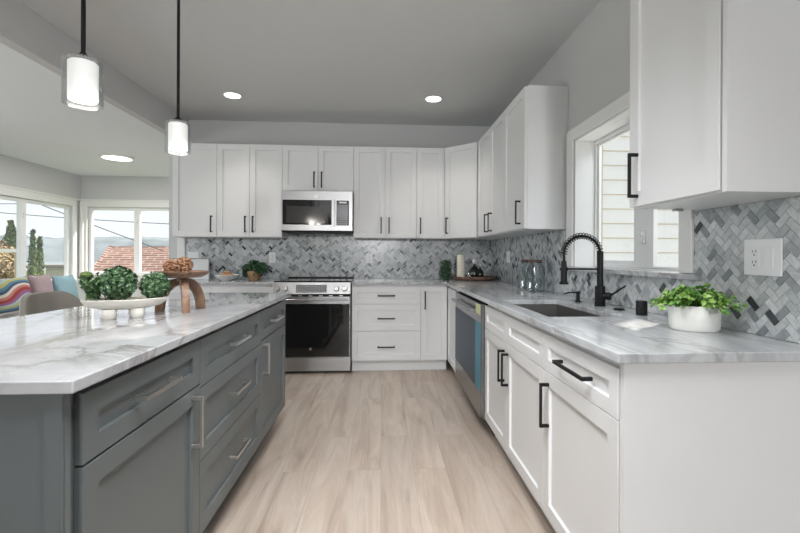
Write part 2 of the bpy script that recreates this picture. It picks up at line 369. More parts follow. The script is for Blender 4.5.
    def shaker(s, F, a0, a1, z0, z1, th=0.02, st=0.058, rec=0.009, ch=0.003):
        """door or drawer front with a raised rim and a sunk flat panel, face plane at d = 0"""
        st = min(st, (a1 - a0) * 0.33, (z1 - z0) * 0.33)
        def ring(i, d): return [F.p(a0 + i, z0 + i, d), F.p(a1 - i, z0 + i, d), F.p(a1 - i, z1 - i, d), F.p(a0 + i, z1 - i, d)]
        R = [ring(0, -th), ring(0, -0.001), ring(0.001, 0), ring(st, 0), ring(st + ch, -rec)]
        vs = [[s.bm.verts.new(p) for p in r] for r in R]
        for A, B in zip(vs, vs[1:]):
            for k in range(4): s.bm.faces.new([A[k], A[(k + 1) % 4], B[(k + 1) % 4], B[k]])
        s.bm.faces.new(vs[-1]); s.bm.faces.new(vs[0][::-1])
        return s
    def build(s, name, m, parent=None, smooth=False, bevel=0, bseg=2, local=False, normals=True, thick=0):
        if normals: bmesh.ops.recalc_face_normals(s.bm, faces=s.bm.faces)
        me = bpy.data.meshes.new(name); s.bm.to_mesh(me); s.bm.free()
        o = bpy.data.objects.new(name, me); COL.objects.link(o)
        for q in (m if isinstance(m, list) else [m]): me.materials.append(MATS[q])
        if parent is not None:
            r = parent
            while r.parent: r = r.parent
            o.parent = parent
            if not local: me.transform(Matrix.Translation(-r.location))
        elif not local:
            if len(me.vertices):
                xs = [v.co for v in me.vertices]
                c = Vector(((min(v.x for v in xs) + max(v.x for v in xs)) / 2, (min(v.y for v in xs) + max(v.y for v in xs)) / 2, min(v.z for v in xs)))
                me.transform(Matrix.Translation(-c)); o.location = c
        if smooth:
            for p in me.polygons: p.use_smooth = True
            try:
                me.set_sharp_from_angle(angle=math.radians(40))
            except Exception: pass
        if thick:
            md = o.modifiers.new('solid', 'SOLIDIFY'); md.thickness = thick
        if bevel:
            md = o.modifiers.new('bevel', 'BEVEL'); md.width = bevel; md.segments = bseg; md.limit_method = 'ANGLE'; md.angle_limit = math.radians(35)
        return o
def thing(name, label, cat, loc=(0, 0, 0), group=None):
    o = bpy.data.objects.new(name, None); COL.objects.link(o); o.location = loc; o.empty_display_size = 0.05
    o['label'] = label; o['category'] = cat
    if group: o['group'] = group
    return o
def tag(o, label, cat, group=None, kind=None):
    o['label'] = label; o['category'] = cat
    if group: o['group'] = group
    if kind: o['kind'] = kind
    return o
def struct(o): o['kind'] = 'structure'; return o
def sroot(name, loc=(0, 0, 0)):
    o = bpy.data.objects.new(name, None); COL.objects.link(o); o.location = loc; o['kind'] = 'structure'; return o

# ------------------------------------------------------------------ dimensions
XW = 1.297; YW = 5.058; UPB = 4.733; UPR = 0.988; BB = 4.408; BR = 0.676; XI = -0.675
CT = 0.914; CB = 0.886; CEIL = 2.71; DCEIL = 2.44; XL = -4.80; YD = 7.25; YN = -9.0
FB = Fr((0, 0, 0), (1, 0, 0), (0, -1, 0))           # faces toward the camera
FR_ = Fr((0, 0, 0), (0, 1, 0), (-1, 0, 0))          # faces left (right-hand run)
FI = Fr((0, 0, 0), (0, 1, 0), (1, 0, 0))            # faces right (island)
def FBat(y): return Fr((0, y, 0), (1, 0, 0), (0, -1, 0))
def FRat(x): return Fr((x, 0, 0), (0, 1, 0), (-1, 0, 0))
def FIat(x): return Fr((x, 0, 0), (0, 1, 0), (1, 0, 0))

# ------------------------------------------------------------------ room shell
struct(MB().box(XL - 0.1, XW + 0.1, YN, YD + 0.1, -0.06, 0).build('floor', 'vinyl_plank_floor', local=True))
struct(MB().box(-2.19, XW + 0.1, YN, YW + 0.1, CEIL, CEIL + 0.08).build('ceiling', 'ceiling_paint', local=True))
struct(MB().box(XL - 0.1, -2.27, YN, YD + 0.1, DCEIL, DCEIL + 0.08).build('ceiling_dining', 'dining_ceiling_paint', local=True))
struct(MB().box(-2.27, -2.19, YN, YW, DCEIL, CEIL + 0.08).build('wall_soffit', 'wall_paint', local=True))
struct(MB().box(-2.30, XW + 0.1, YW, YW + 0.10, 0, CEIL).build('wall_back', 'wall_paint', local=True))
struct(MB().box(-2.40, -2.302, YW + 0.0, YD, 0, DCEIL).build('wall_partition', 'dining_wall_paint', local=True))
struct(MB().box(XL - 0.1, XW + 0.1, YN - 0.1, YN - 0.001, 0, CEIL).build('wall_rear', 'wall_paint', local=True))
# right wall with window hole
wz0, wz1, wy0, wy1 = 1.09, 1.968, 1.80, 2.855
struct(MB().cells(FRat(XW + 0.18), [YN, wy0, wy1, YW + 0.1], [0, wz0, wz1, CEIL], lambda a, z: not (wy0 < a < wy1 and wz0 < z < wz1), 0, 0.18).build('wall_right', 'wall_paint', local=True))
# left dining wall with two window holes
LW = [(4.75, 7.05, 0.77, 1.93), (0.9, 3.6, 0.77, 1.93)]
struct(MB().cells(FIat(XL - 0.12), [YN, 0.9, 3.6, 4.75, 7.05, YD + 0.12], [0, 0.77, 1.93, DCEIL], lambda a, z: not (0.77 < z < 1.93 and (4.75 < a < 7.05 or 0.9 < a < 3.6)), 0, 0.12).build('wall_left', 'dining_wall_paint', local=True))
struct(MB().cells(FBat(YD + 0.12), [XL, -4.70, -2.9, -2.30], [0, 0.86, 1.94, DCEIL], lambda a, z: not (0.86 < z < 1.94 and -4.70 < a < -2.9), 0, 0.12).build('wall_dining', 'dining_wall_paint', local=True))

def casing(F, a0, a1, z0, z1, wd, th, root, sill=True, m='trim_white'):
    MB().cells(F, [a0 - wd, a0, a1, a1 + wd], [z0 - (0 if sill else wd), z0, z1, z1 + wd], lambda a, z: not (a0 < a < a1 and z0 < z < z1), 0.001, th).build('casing', m, root, bevel=0.003)

# kitchen window over the sink
r = sroot('window_1', (XW, 2.3, wz0))
F = FRat(XW)
MB().cells(F, [1.722, wy0, wy1, 2.944], [1.112, wz1, 2.042], lambda a, z: not (wy0 < a < wy1 and z < wz1), 0.001, 0.018).build('casing', 'trim_white', r, bevel=0.003)
MB().cells(F, [wy0, wy0 + 0.012, wy1 - 0.012, wy1], [wz0 + 0.022, wz1 - 0.012, wz1], lambda a, z: a < wy0 + 0.012 or a > wy1 - 0.012 or z > wz1 - 0.012, -0.175, 0.0).build('jamb', 'trim_white', r)
MB().fbox(F, 1.68, 3.03, 1.086, 1.111, 0.001, 0.035).fbox(F, wy0, wy1, 1.0905, 1.111, -0.175, 0.001).build('window_sill', 'quartz_counter', r, bevel=0.003)
fx = FRat(XW + 0.15)
y0, y1 = wy0 + 0.013, wy1 - 0.013
za, zb = 1.113, wz1 - 0.013
MB().cells(fx, [y0, y0 + 0.045, y1 - 0.012, y1], [za, za + 0.008, zb - 0.020, zb], lambda a, z: not (y0 + 0.045 < a < y1 - 0.012 and za + 0.008 < z < zb - 0.020), -0.02, 0.015).build('window_frame', 'vinyl_white', r, bevel=0.002)
# fixed far sash and near sash meeting at the mullion
s1 = MB().cells(fx, [2.30, 2.41, 2.815, 2.829], [za + 0.009, za + 0.045, zb - 0.035, zb - 0.021], lambda a, z: not (2.41 < a < 2.815 and za + 0.045 < z < zb - 0.035), -0.018, 0.0).build('window_sash', 'vinyl_white', r, bevel=0.002)
s2 = MB().cells(fx, [1.859, 1.88, 2.20, 2.298], [za + 0.009, za + 0.018, zb - 0.035, zb - 0.021], lambda a, z: not (1.88 < a < 2.20 and za + 0.018 < z < zb - 0.035), -0.004, 0.02).build('window_sash', 'vinyl_white', r, bevel=0.002)
MB().fbox(fx, 2.41, 2.815, za + 0.045, zb - 0.035, -0.012, -0.008).build('pane', 'window_glass', s1)
MB().fbox(fx, 1.88, 2.20, za + 0.018, zb - 0.035, 0.006, 0.010).build('pane', 'window_glass', s2)
lt = MB().fbox(fx, 2.262, 2.282, 1.255, 1.325, 0.021, 0.036).cyl(fx.p(2.272, 1.30, 0.036), 0.008, 0.012, 12, (-1, 0, 0)).fbox(fx, 2.268, 2.276, 1.265, 1.31, 0.040, 0.046).build('window_latch', 'vinyl_white', s2, bevel=0.002)

# dining windows
def din_window(name, F, a0, a1, z0, z1, mull, rl):
    r = sroot(name, F.p((a0 + a1) / 2, z0, 0))
    MB().cells(F, [a0 - 0.07, a0, a1, a1 + 0.07], [z0, z1, z1 + 0.10], lambda a, z: not (a0 < a < a1 and z < z1), 0.001, 0.02).build('casing', 'trim_white', r, bevel=0.003)
    MB().fbox(F, a0 - 0.09, a1 + 0.09, z0 - 0.03, z0 - 0.002, 0.001, 0.05).fbox(F, a0 - 0.07, a1 + 0.07, z0 - 0.11, z0 - 0.031, 0.001, 0.018).build('window_sill', 'trim_white', r, bevel=0.003)
    cuts = [a0 + 0.002, a0 + 0.045]
    for mu in sorted(mull): cuts += [mu - 0.045, mu + 0.045]
    cuts += [a1 - 0.045, a1 - 0.002]
    def inside(a, z):
        if z < z0 + 0.045 or z > z1 - 0.045: return True
        for k in range(0, len(cuts), 2):
            if cuts[k] < a < cuts[k + 1]: return True
        return False
    fr = MB().cells(F, cuts, [z0 + 0.002, z0 + 0.045, z1 - 0.045, z1 - 0.002], inside, -0.085, -0.03).build('window_frame', 'vinyl_white', r, bevel=0.003)
    for k in range(1, len(cuts) - 1, 2):
        MB().fbox(F, cuts[k], cuts[k + 1], z0 + 0.045, z1 - 0.045, -0.06, -0.056).build('pane', 'window_glass', fr)
    for mu in mull:
        MB().fbox(F, mu - 0.012, mu + 0.012, 1.68, 1.74, -0.029, -0.012).build('window_latch', 'vinyl_white', fr, bevel=0.002)
din_window('window_2', FIat(XL), 4.75, 7.05, 0.77, 1.93, [6.17, 5.45], r)
din_window('window_3', FBat(YD), -4.70, -2.9, 0.86, 1.94, [-3.955], r)
din_window('added_window', FIat(XL), 0.9, 3.6, 0.77, 1.93, [2.25], r)  # out-of-view window, added to let more light in
# picture rail trims above the dining windows and corner post
struct(MB().fbox(FIat(XL), 4.60, YD, 2.031, 2.055, 0.0, 0.03).build('trim_1', 'trim_white', bevel=0.002))
struct(MB().fbox(FBat(YD), XL + 0.03, -2.41, 2.041, 2.062, 0.0, 0.03).build('trim_2', 'trim_white', bevel=0.002))
struct(MB().box(XL + 0.021, XL + 0.07, YD - 0.07, YD - 0.021, 0.1, 2.03).build('trim_3', 'trim_white', bevel=0.003))
struct(MB().box(-2.302, -2.217, YW - 0.018, YW - 0.001, 0.93, 1.372).build('trim_4', 'trim_white', bevel=0.002))
struct(MB().fbox(FIat(XL), YN, YD - 0.02, 0.0, 0.11, 0.001, 0.016).build('baseboard_left', 'trim_white', bevel=0.003))
struct(MB().fbox(FBat(YD), XL + 0.02, -2.41, 0.0, 0.11, 0.001, 0.016).build('baseboard_back', 'trim_white', bevel=0.003))

# herringbone backsplash: real tiles clipped to the wall areas
def clip(poly, rect):
    x0, x1, y0, y1 = rect
    for ax, val, sg in ((0, x0, 1), (0, x1, -1), (1, y0, 1), (1, y1, -1)):
        out = []
        for i in range(len(poly)):
            p, q = poly[i], poly[(i + 1) % len(poly)]
            dp, dq = (p[ax] - val) * sg, (q[ax] - val) * sg
            if dp >= 0: out.append(p)
            if (dp > 0 > dq) or (dp < 0 < dq):
                t = dp / (dp - dq); out.append((p[0] + (q[0] - p[0]) * t, p[1] + (q[1] - p[1]) * t))
        poly = out
        if len(poly) < 3: return None
    ar = abs(sum(poly[i][0] * poly[(i + 1) % len(poly)][1] - poly[(i + 1) % len(poly)][0] * poly[i][1] for i in range(len(poly)))) / 2
    return poly if ar > 4e-6 else None
def backsplash(name, F, rects, seed):
    rnd = random.Random(seed); mb = MB(); lay = mb.bm.faces.layers.float.new('shade')
    for rc in rects: mb.fbox(F, rc[0], rc[1], rc[2], rc[3], 0.0008, 0.0045)
    for f in mb.bm.faces: f.material_index = 1
    W = 0.0265; g = 0.0013; c = math.sqrt(0.5)
    A0 = min(r[0] for r in rects); A1 = max(r[1] for r in rects); Z0 = min(r[2] for r in rects); Z1 = max(r[3] for r in rects)
    N = int((A1 - A0 + Z1 - Z0) / W) + 4
    for i in range(-N, N):
        for j in range(-N, N):
            k = (i - j) % 4
            if k == 0: q = (i * W + g, i * W + 2 * W - g, j * W + g, j * W + W - g)
            elif k == 3: q = (i * W + g, i * W + W - g, j * W + g, j * W + 2 * W - g)
            else: continue
            pts = [((x - y) * c + A0, (x + y) * c + Z0) for x, y in ((q[0], q[2]), (q[1], q[2]), (q[1], q[3]), (q[0], q[3]))]
            if max(p[0] for p in pts) < A0 or min(p[0] for p in pts) > A1 or max(p[1] for p in pts) < Z0 or min(p[1] for p in pts) > Z1: continue
            sh = rnd.random()
            for rc in rects:
                pl = clip(pts, rc)
                if not pl: continue
                lo = [mb.bm.verts.new(F.p(a, z, 0.0046)) for a, z in pl]; hi = [mb.bm.verts.new(F.p(a, z, 0.0066)) for a, z in pl]
                fs = [mb.bm.faces.new(hi)]
                for t in range(len(pl)): fs.append(mb.bm.faces.new([lo[t], lo[(t + 1) % len(pl)], hi[(t + 1) % len(pl)], hi[t]]))
                for f in fs: f[lay] = sh
    o = mb.build(name, ['herringbone_marble', 'grout'], local=True)
    return struct(o)
backsplash('wall_tile_back', FBat(YW), [(-2.213, XW - 0.008, CT + 0.002, 1.44)], 3)
backsplash('wall_tile_right', FRat(XW), [(3.032, YW - 0.001, CT + 0.002, 1.371), (1.679, 3.032, CT + 0.002, 1.085), (2.946, 3.032, 1.112, 1.371), (0.9, 1.679, CT + 0.002, 1.371), (1.679, 1.720, 1.112, 1.371)], 8)

# ------------------------------------------------------------------ cabinets
def pull(F, a, z, L, vert, m, parent, w=0.0062, so=0.038):
    mb = MB()
    if vert:
        mb.fbox(F, a - w, a + w, z - L / 2, z + L / 2, so - 0.009, so)
        for e in (-1, 1):
            ze = z + e * (L / 2 - w); mb.fbox(F, a - w, a + w, ze - w, ze + w, 0.0, so - 0.009)
    else:
        mb.fbox(F, a - L / 2, a + L / 2, z - w, z + w, so - 0.009, so)
        for e in (-1, 1):
            ae = a + e * (L / 2 - w); mb.fbox(F, ae - w, ae + w, z - w, z + w, 0.0, so - 0.009)
    mb.build('handle', m, parent, bevel=0.0008, bseg=1)
def cabinet(name, label, cat, F, a0, a1, z0, z1, depth, fronts, m, hm, group, toe=False, plinth=None, w=0.0062):
    c = F.p((a0 + a1) / 2, 0 if toe else z0, -depth / 2)
    r = thing(name, label, cat, c, group)
    MB().fbox(F, a0 + 0.0008, a1 - 0.0008, z0, z1, -depth, -0.0212).build('body', m, r)
    if toe: MB().fbox(F, a0 + 0.0008, a1 - 0.0008, 0.0, z0 - 0.0005, -depth, -(plinth or 0.08)).build('toe_kick', m, r)
    for kind, b0, b1, y0, y1, h in fronts:
        g = 0.0016
        d = MB().shaker(F, b0 + g, b1 - g, y0 + g, y1 - g, rec=0.012 if m == 'island_grey' else 0.011, ch=0.0005 if m == 'island_grey' else 0.002).build(kind, m, r)
        if h: pull(F, h[1], h[2], h[3], h[0] == 'v', hm, d, w)
    return r
W_, K_ = 'cabinet_white', 'black_metal'
ZB, ZT = 1.372, 2.370
UB = FBat(UPB); UD = YW - UPB - 0.002
gU = 'white wall cabinets'
X0 = -1.755
cabinet('wall_cabinet', 'white single-door wall cabinet at the far left end, beside the dining windows', 'cabinet', UB, -2.213, X0, ZB, ZT, UD,
        [('door', -2.211, X0, ZB + 0.004, ZT - 0.006, ('v', X0 - 0.05, 1.51, 0.175))], W_, K_, gU)
xm = (X0 - 1.07) / 2
cabinet('wall_cabinet', 'white two-door wall cabinet immediately left of the microwave', 'cabinet', UB, X0, -1.07, ZB, ZT, UD,
        [('door', X0, xm, ZB + 0.004, ZT - 0.006, ('v', xm - 0.04, 1.51, 0.175)), ('door', xm, -1.07, ZB + 0.004, ZT - 0.006, ('v', xm + 0.04, 1.51, 0.175))], W_, K_, gU)
cabinet('wall_cabinet', 'short white two-door wall cabinet above the microwave', 'cabinet', UB, -1.07, -0.308, 1.872, ZT, UD,
        [('door', -1.07, -0.689, 1.876, ZT - 0.006, ('v', -0.729, 1.995, 0.17)), ('door', -0.689, -0.308, 1.876, ZT - 0.006, ('v', -0.649, 1.995, 0.17))], W_, K_, gU)
cabinet('wall_cabinet', 'white two-door wall cabinet immediately right of the microwave', 'cabinet', UB, -0.308, 0.378, ZB, ZT, UD,
        [('door', -0.308, 0.035, ZB + 0.004, ZT - 0.006, ('v', -0.008, 1.51, 0.175)), ('door', 0.035, 0.378, ZB + 0.004, ZT - 0.006, ('v', 0.078, 1.51, 0.175))], W_, K_, gU)
cabinet('wall_cabinet', 'narrow white single-door wall cabinet just left of the diagonal corner cabinet', 'cabinet', UB, 0.378, 0.683, ZB, ZT, UD,
        [('door', 0.378, 0.683, ZB + 0.004, ZT - 0.006, ('v', 0.42, 1.51, 0.175))], W_, K_, gU)
# diagonal corner
Yc = 4.433
r = thing('corner_wall_cabinet', 'white wall cabinet with a diagonal door in the corner of the room', 'cabinet', (1.05, 4.8, ZB), gU)
MB().prism([(0.6845, YW - 0.002), (0.6845, UPB + 0.0215), (0.70, UPB + 0.019), (UPR + 0.019, Yc + 0.022), (UPR + 0.0215, Yc + 0.0012), (XW - 0.002, Yc + 0.0012), (XW - 0.002, YW - 0.002)], ZB, ZT).build('body', W_, r)
FD = Fr((0.683, UPB, 0), (UPR - 0.683, Yc - UPB, 0), (-1, -1, 0))
LD = math.hypot(UPR - 0.683, Yc - UPB)
FD.o = FD.o + FD.n * 0.002
d = MB().shaker(FD, 0.012, LD - 0.012, ZB + 0.005, ZT - 0.007).build('door', W_, r)
pull(FD, 0.05, 1.51, 0.175, True, K_, d)
UR = FRat(UPR); RD = XW - UPR - 0.002
cabinet('wall_cabinet', 'white two-door wall cabinet on the right wall, next to the diagonal corner cabinet', 'cabinet', UR, 3.48, Yc, ZB, ZT, RD,
        [('door', 3.925, Yc, ZB + 0.004, ZT - 0.006, ('v', 3.995, 1.488, 0.17)), ('door', 3.48, 3.925, ZB + 0.004, ZT - 0.006, ('v', 3.855, 1.488, 0.17))], W_, K_, gU)
cabinet('wall_cabinet', 'white single-door wall cabinet left of the sink window, its side panel fully in view', 'cabinet', UR, 2.957, 3.48, ZB, ZT, RD,
        [('door', 2.957, 3.48, ZB + 0.004, ZT - 0.006, ('v', 3.048, 1.494, 0.17))], W_, K_, gU)
r = cabinet('wall_cabinet', 'large nearest white wall cabinet at the upper right, cropped by the top of the picture', 'cabinet', UR, 1.209, 1.680, ZB, ZT, RD,
        [('door', 1.213, 1.680, ZB + 0.004, ZT - 0.006, ('v', 1.622, 1.495, 0.172))], W_, K_, gU)
MB().fbox(UR, 1.19, 1.2075, ZB - 0.001, ZT, -RD, -0.003).build('end_panel', W_, r)
MB().fbox(UR, 1.64, 1.665, ZB - 0.010, ZB - 0.0005, -0.20, -0.17).build('bracket', 'nickel', r)

# base cabinets
BD = 0.60
def drawer(a0, a1, z0, z1, L, hz=None): return ('drawer', a0, a1, z0, z1, ('h', (a0 + a1) / 2, hz if hz else (z0 + z1) / 2, L))
gB = 'white base cabinets'
BF = FBat(BB); ZK = 0.114; ZC = CB - 0.002
D1, D2 = 0.690, 0.415
cabinet('base_cabinet', 'white three-drawer base cabinet immediately right of the oven', 'cabinet', BF, -0.300, 0.378 + 0.02, ZK, ZC, YW - BB - 0.002,
        [drawer(-0.300, 0.398, D1, 0.862, 0.175), drawer(-0.300, 0.398, D2, D1, 0.175, 0.545), drawer(-0.300, 0.398, ZK + 0.002, D2, 0.175, 0.258)], W_, K_, gB, True, 0.07)
cabinet('base_cabinet', 'narrow white single-door base cabinet in the corner of the two counter runs', 'cabinet', BF, 0.398, 0.674, ZK, ZC, YW - BB - 0.002,
        [('door', 0.398, 0.672, ZK + 0.002, 0.862, ('v', 0.442, 0.728, 0.18))], W_, K_, gB, True, 0.07)
cabinet('base_cabinet', 'white base cabinet with a wide drawer left of the oven, behind the island', 'cabinet', BF, -2.29, -1.078, ZK, ZC, YW - BB - 0.002,
        [drawer(-2.29, -1.684, D1, 0.862, 0.175), drawer(-1.684, -1.078, D1, 0.862, 0.175),
         ('door', -2.29, -1.684, ZK + 0.002, D1, ('v', -1.74, 0.58, 0.175)), ('door', -1.684, -1.078, ZK + 0.002, D1, ('v', -1.63, 0.58, 0.175))], W_, K_, gB, True, 0.07)
RF = FRat(BR); RDp = XW - BR - 0.002
cabinet('base_cabinet', 'white blind base cabinet between the far corner and the dishwasher', 'cabinet', RF, 3.80, BB - 0.002, ZK, ZC, RDp,
        [('door', 3.80, BB - 0.004, ZK + 0.002, 0.862, None)], W_, K_, gB, True, 0.07)
RD1 = 0.711
cabinet('sink_cabinet', 'white two-door base cabinet under the sink with two false drawer fronts', 'cabinet', RF, 1.773, 2.800, ZK, 0.70, RDp,
        [('drawer_front', 2.315, 2.80, RD1, 0.862, None), ('drawer_front', 1.773, 2.315, RD1, 0.862, None),
         ('door', 2.315, 2.80, ZK + 0.002, RD1, ('v', 2.352, 0.578, 0.175)), ('door', 1.773, 2.315, ZK + 0.002, RD1, ('v', 2.280, 0.574, 0.175))], W_, K_, gB, True, 0.07)
sinkcab = [o for o in bpy.data.objects if o.name == 'sink_cabinet'][0]
MB().fbox(RF, 1.774, 2.799, 0.7005, ZC, -0.045, -0.0215).build('front_rail', W_, sinkcab)
nc = cabinet('base_cabinet', 'nearest white base cabinet at the right, one drawer over one door', 'cabinet', RF, 1.212, 1.773, ZK, ZC, RDp,
        [('drawer', 1.200, 1.773, RD1, 0.862, ('h', 1.468, 0.788, 0.24)), ('door', 1.200, 1.773, ZK + 0.002, RD1, ('v', 1.714, 0.580, 0.178))], W_, K_, gB, True, 0.07)
MB().fbox(RF, 1.176, 1.196, 0.0, ZC, -RDp, -0.004).build('end_panel', W_, nc)

# countertops
def slab(name, xs, ys, inside, m, label, cat='countertop'):
    Fz = Fr((0, 0, 0), (1, 0, 0), (0, 0, 1))
    # cells() works in (a,z); rebuild in the horizontal plane
    mb = MB()
    class H:
        def p(s, a, z, d): return Vector((a, z, d))
    mb.cells(H(), xs, ys, inside, CB, CT)
    o = mb.build(name, m, bevel=0.003, local=True)
    return tag(o, label, cat)
SX0, SX1, SY0, SY1 = 0.740, 1.075, 1.878, 2.61
CX = 0.651; CY = 4.385
slab('countertop', [-0.302, CX, SX0, SX1, XW - 0.001], [1.155, SY0, SY1, CY, YW - 0.001],
     lambda x, y: (x > CX or y > CY) and not (SX0 < x < SX1 and SY0 < y < SY1), 'quartz_counter', 'long L-shaped grey marbled worktop running from the oven round past the sink')
slab('countertop', [-2.33, -1.074], [CY, YW - 0.001], lambda x, y: True, 'quartz_counter', 'short grey marbled worktop left of the oven, behind the island')
slab('countertop', [-1.55, -0.649], [0.957, 3.150], lambda x, y: True, 'quartz_island', 'large white and grey marbled worktop on the dark grey island')

# island
gI = 'dark grey island cabinets'
IF = FIat(XI); G_, N_ = 'island_grey', 'nickel'
ID = 0.60; IT = 0.866
ic = cabinet('island_cabinet', 'nearest dark grey island cabinet, one wide drawer over a big door', 'cabinet', IF, 1.0, 1.665, 0.12, ZC, ID,
        [('drawer', 1.028, 1.665, 0.700, IT, ('h', 1.333, 0.785, 0.205)), ('door', 1.028, 1.665, 0.122, 0.697, ('v', 1.598, 0.583, 0.185))], G_, N_, gI, True, 0.075, w=0.007)
MB().box(-1.28, XI - 0.006, 0.982, 0.9985, 0, ZC).build('end_panel', G_, ic)
MB().box(XI - 0.045, XI - 0.008, 0.974, 0.9815, 0, ZC).build('corner_stile', G_, ic)
cabinet('island_cabinet', 'middle dark grey island cabinet made of three drawers', 'cabinet', IF, 1.665, 2.484, 0.12, ZC, ID,
        [drawer(1.665, 2.484, 0.684, IT, 0.205, 0.784), drawer(1.665, 2.484, 0.406, 0.684, 0.205, 0.562), drawer(1.665, 2.484, 0.122, 0.406, 0.205, 0.278)], G_, N_, gI, True, 0.075, w=0.007)
cabinet('island_cabinet', 'farthest dark grey island cabinet, beside the oven aisle, narrow drawer over a door', 'cabinet', IF, 2.484, 3.110, 0.12, ZC, ID,
        [drawer(2.484, 3.106, 0.700, IT, 0.205, 0.782), ('door', 2.484, 3.106, 0.122, 0.697, ('v', 2.530, 0.588, 0.178))], G_, N_, gI, True, 0.075, w=0.007)

# ------------------------------------------------------------------ sink and tap
r = thing('undermount_sink', 'dark stainless undermount sink let into the right-hand worktop', 'sink', ((SX0 + SX1) / 2, (SY0 + SY1) / 2, 0.705))
mb = MB()
x0, x1, y0, y1, zt_, zb_ = SX0 - 0.004, SX1 + 0.004, SY0 - 0.004, SY1 + 0.004, CB - 0.001, 0.71
T = 0.004
for a in ((x0 - T, x0, y0 - T, y1 + T), (x1, x1 + T, y0 - T, y1 + T), (x0, x1, y0 - T, y0), (x0, x1, y1, y1 + T)): mb.box(*a, zb_, zt_)
mb.box(x0 - T, x1 + T, y0 - T, y1 + T, zb_ - T, zb_)
mb.build('basin', 'sink_steel', r)
MB().cyl(((x0 + x1) / 2 + 0.05, (y0 + y1) / 2, zb_ + 0.0005), 0.045, 0.004, 24).build('drain', 'stainless', r, smooth=True)

fxx, fyy = 1.178, 2.275
r = thing('kitchen_tap', 'tall matte black pull-down kitchen tap with a coiled spring neck behind the sink', 'tap', (fxx, fyy, CT))
MB().lathe([(0, 0.0005), (0.030, 0.0005), (0.030, 0.006), (0.0265, 0.008), (0.0265, 0.105), (0.018, 0.110), (0, 0.110)], (fxx, fyy, CT), 28).build('base', K_, r, smooth=True)
MB().cyl((fxx, fyy, CT + 0.110), 0.0165, 0.185, 24).build('column', K_, r, smooth=True)
MB().cyl((fxx, fyy, CT + 0.055), 0.020, 0.055, 20, (0.75, -0.66, 0)).build('valve', K_, r, smooth=True)
v0 = Vector((fxx, fyy, CT + 0.055)) + Vector((0.75, -0.66, 0)).normalized() * 0.048
MB().tube([v0, v0 + Vector((0.022, -0.045, 0.035)), v0 + Vector((0.040, -0.085, 0.062))], [0.0055, 0.005, 0.004], 8).build('lever', K_, r, smooth=True)
# hose arc
def arc_pts(n):
    P = []
    xa, xb = fxx, fxx - 0.205
    zc = CT + 0.278; R = 0.1025
    for i in range(6): P.append(Vector((xa, fyy, CT + 0.22 + (zc - CT - 0.22) * i / 6)))
    for i in range(n + 1):
        t = PI * i / n; P.append(Vector((xa - R + R * math.cos(t), fyy - 0.01 * (i / n), zc + 0.100 * math.sin(t))))
    for i in range(1, 6): P.append(Vector((xb, fyy - 0.01, zc - (zc - (CT + 0.24)) * i / 5)))
    return P
AP = arc_pts(36)
hose = MB().tube(AP, 0.0070, 10).build('hose', K_, r, smooth=True)
sp = []; turns_per = 1.05
idx0, idx1 = 3, len(AP) - 6
acc = 0.0; phase = 0.0
for i in range(idx0, idx1):
    p, q = AP[i], AP[i + 1]; t = (q - p).normalized(); side = Vector((0, 1, 0)); up = t.cross(side).normalized()
    L = (q - p).length; ns = max(2, int(L / 0.0012))
    for k in range(ns):
        c = p.lerp(q, k / ns); ang = phase + 2 * PI * (L * k / ns) / 0.0155
        sp.append(c + (side * math.cos(ang) + up * math.sin(ang)) * 0.0155)
    phase += 2 * PI * L / 0.0155
MB().tube(sp, 0.0027, 5).build('spring', K_, r, smooth=True)
hx = fxx - 0.205
MB().lathe([(0, 0), (0.024, 0), (0.024, 0.010), (0.017, 0.016), (0.0165, 0.075), (0.0135, 0.125), (0, 0.125)], (hx, fyy - 0.01, CT + 0.118), 24).build('spray_head', K_, r, smooth=True)
MB().tube([(fxx - 0.015, fyy, CT + 0.20), (hx + 0.012, fyy - 0.008, CT + 0.20)], 0.005, 8).lathe([(0.018, -0.008), (0.022, -0.008), (0.022, 0.008), (0.018, 0.008), (0.018, -0.008)], (hx, fyy - 0.01, CT + 0.20), 20).build('docking_arm', K_, r, smooth=True)

r = thing('soap_dispenser', 'small matte black soap dispenser beside the kitchen tap', 'soap dispenser', (1.151, 2.479, CT))
MB().lathe([(0, 0.0005), (0.019, 0.0005), (0.019, 0.006), (0.011, 0.010), (0.010, 0.045), (0.014, 0.048), (0.014, 0.062), (0, 0.064)], (1.151, 2.479, CT), 20).build('pump', K_, r, smooth=True)
MB().tube([(1.151, 2.479, CT + 0.056), (1.105, 2.478, CT + 0.056), (1.068, 2.477, CT + 0.050)], 0.0045, 8).build('spout', K_, r, smooth=True)
tag(MB().lathe([(0, 0.0005), (0.026, 0.0005), (0.026, 0.006), (0.020, 0.010), (0, 0.010)], (1.187, 2.102, CT), 24).build('air_switch', K_, smooth=True), 'flat round black button in the worktop between tap and black cap', 'button')
tag(MB().lathe([(0, 0.0005), (0.024, 0.0005), (0.024, 0.062), (0.021, 0.066), (0, 0.066)], (1.188, 1.915, CT), 28).build('air_gap_cap', K_, smooth=True), 'short black cylindrical cap standing on the worktop left of the potted plant', 'cap')

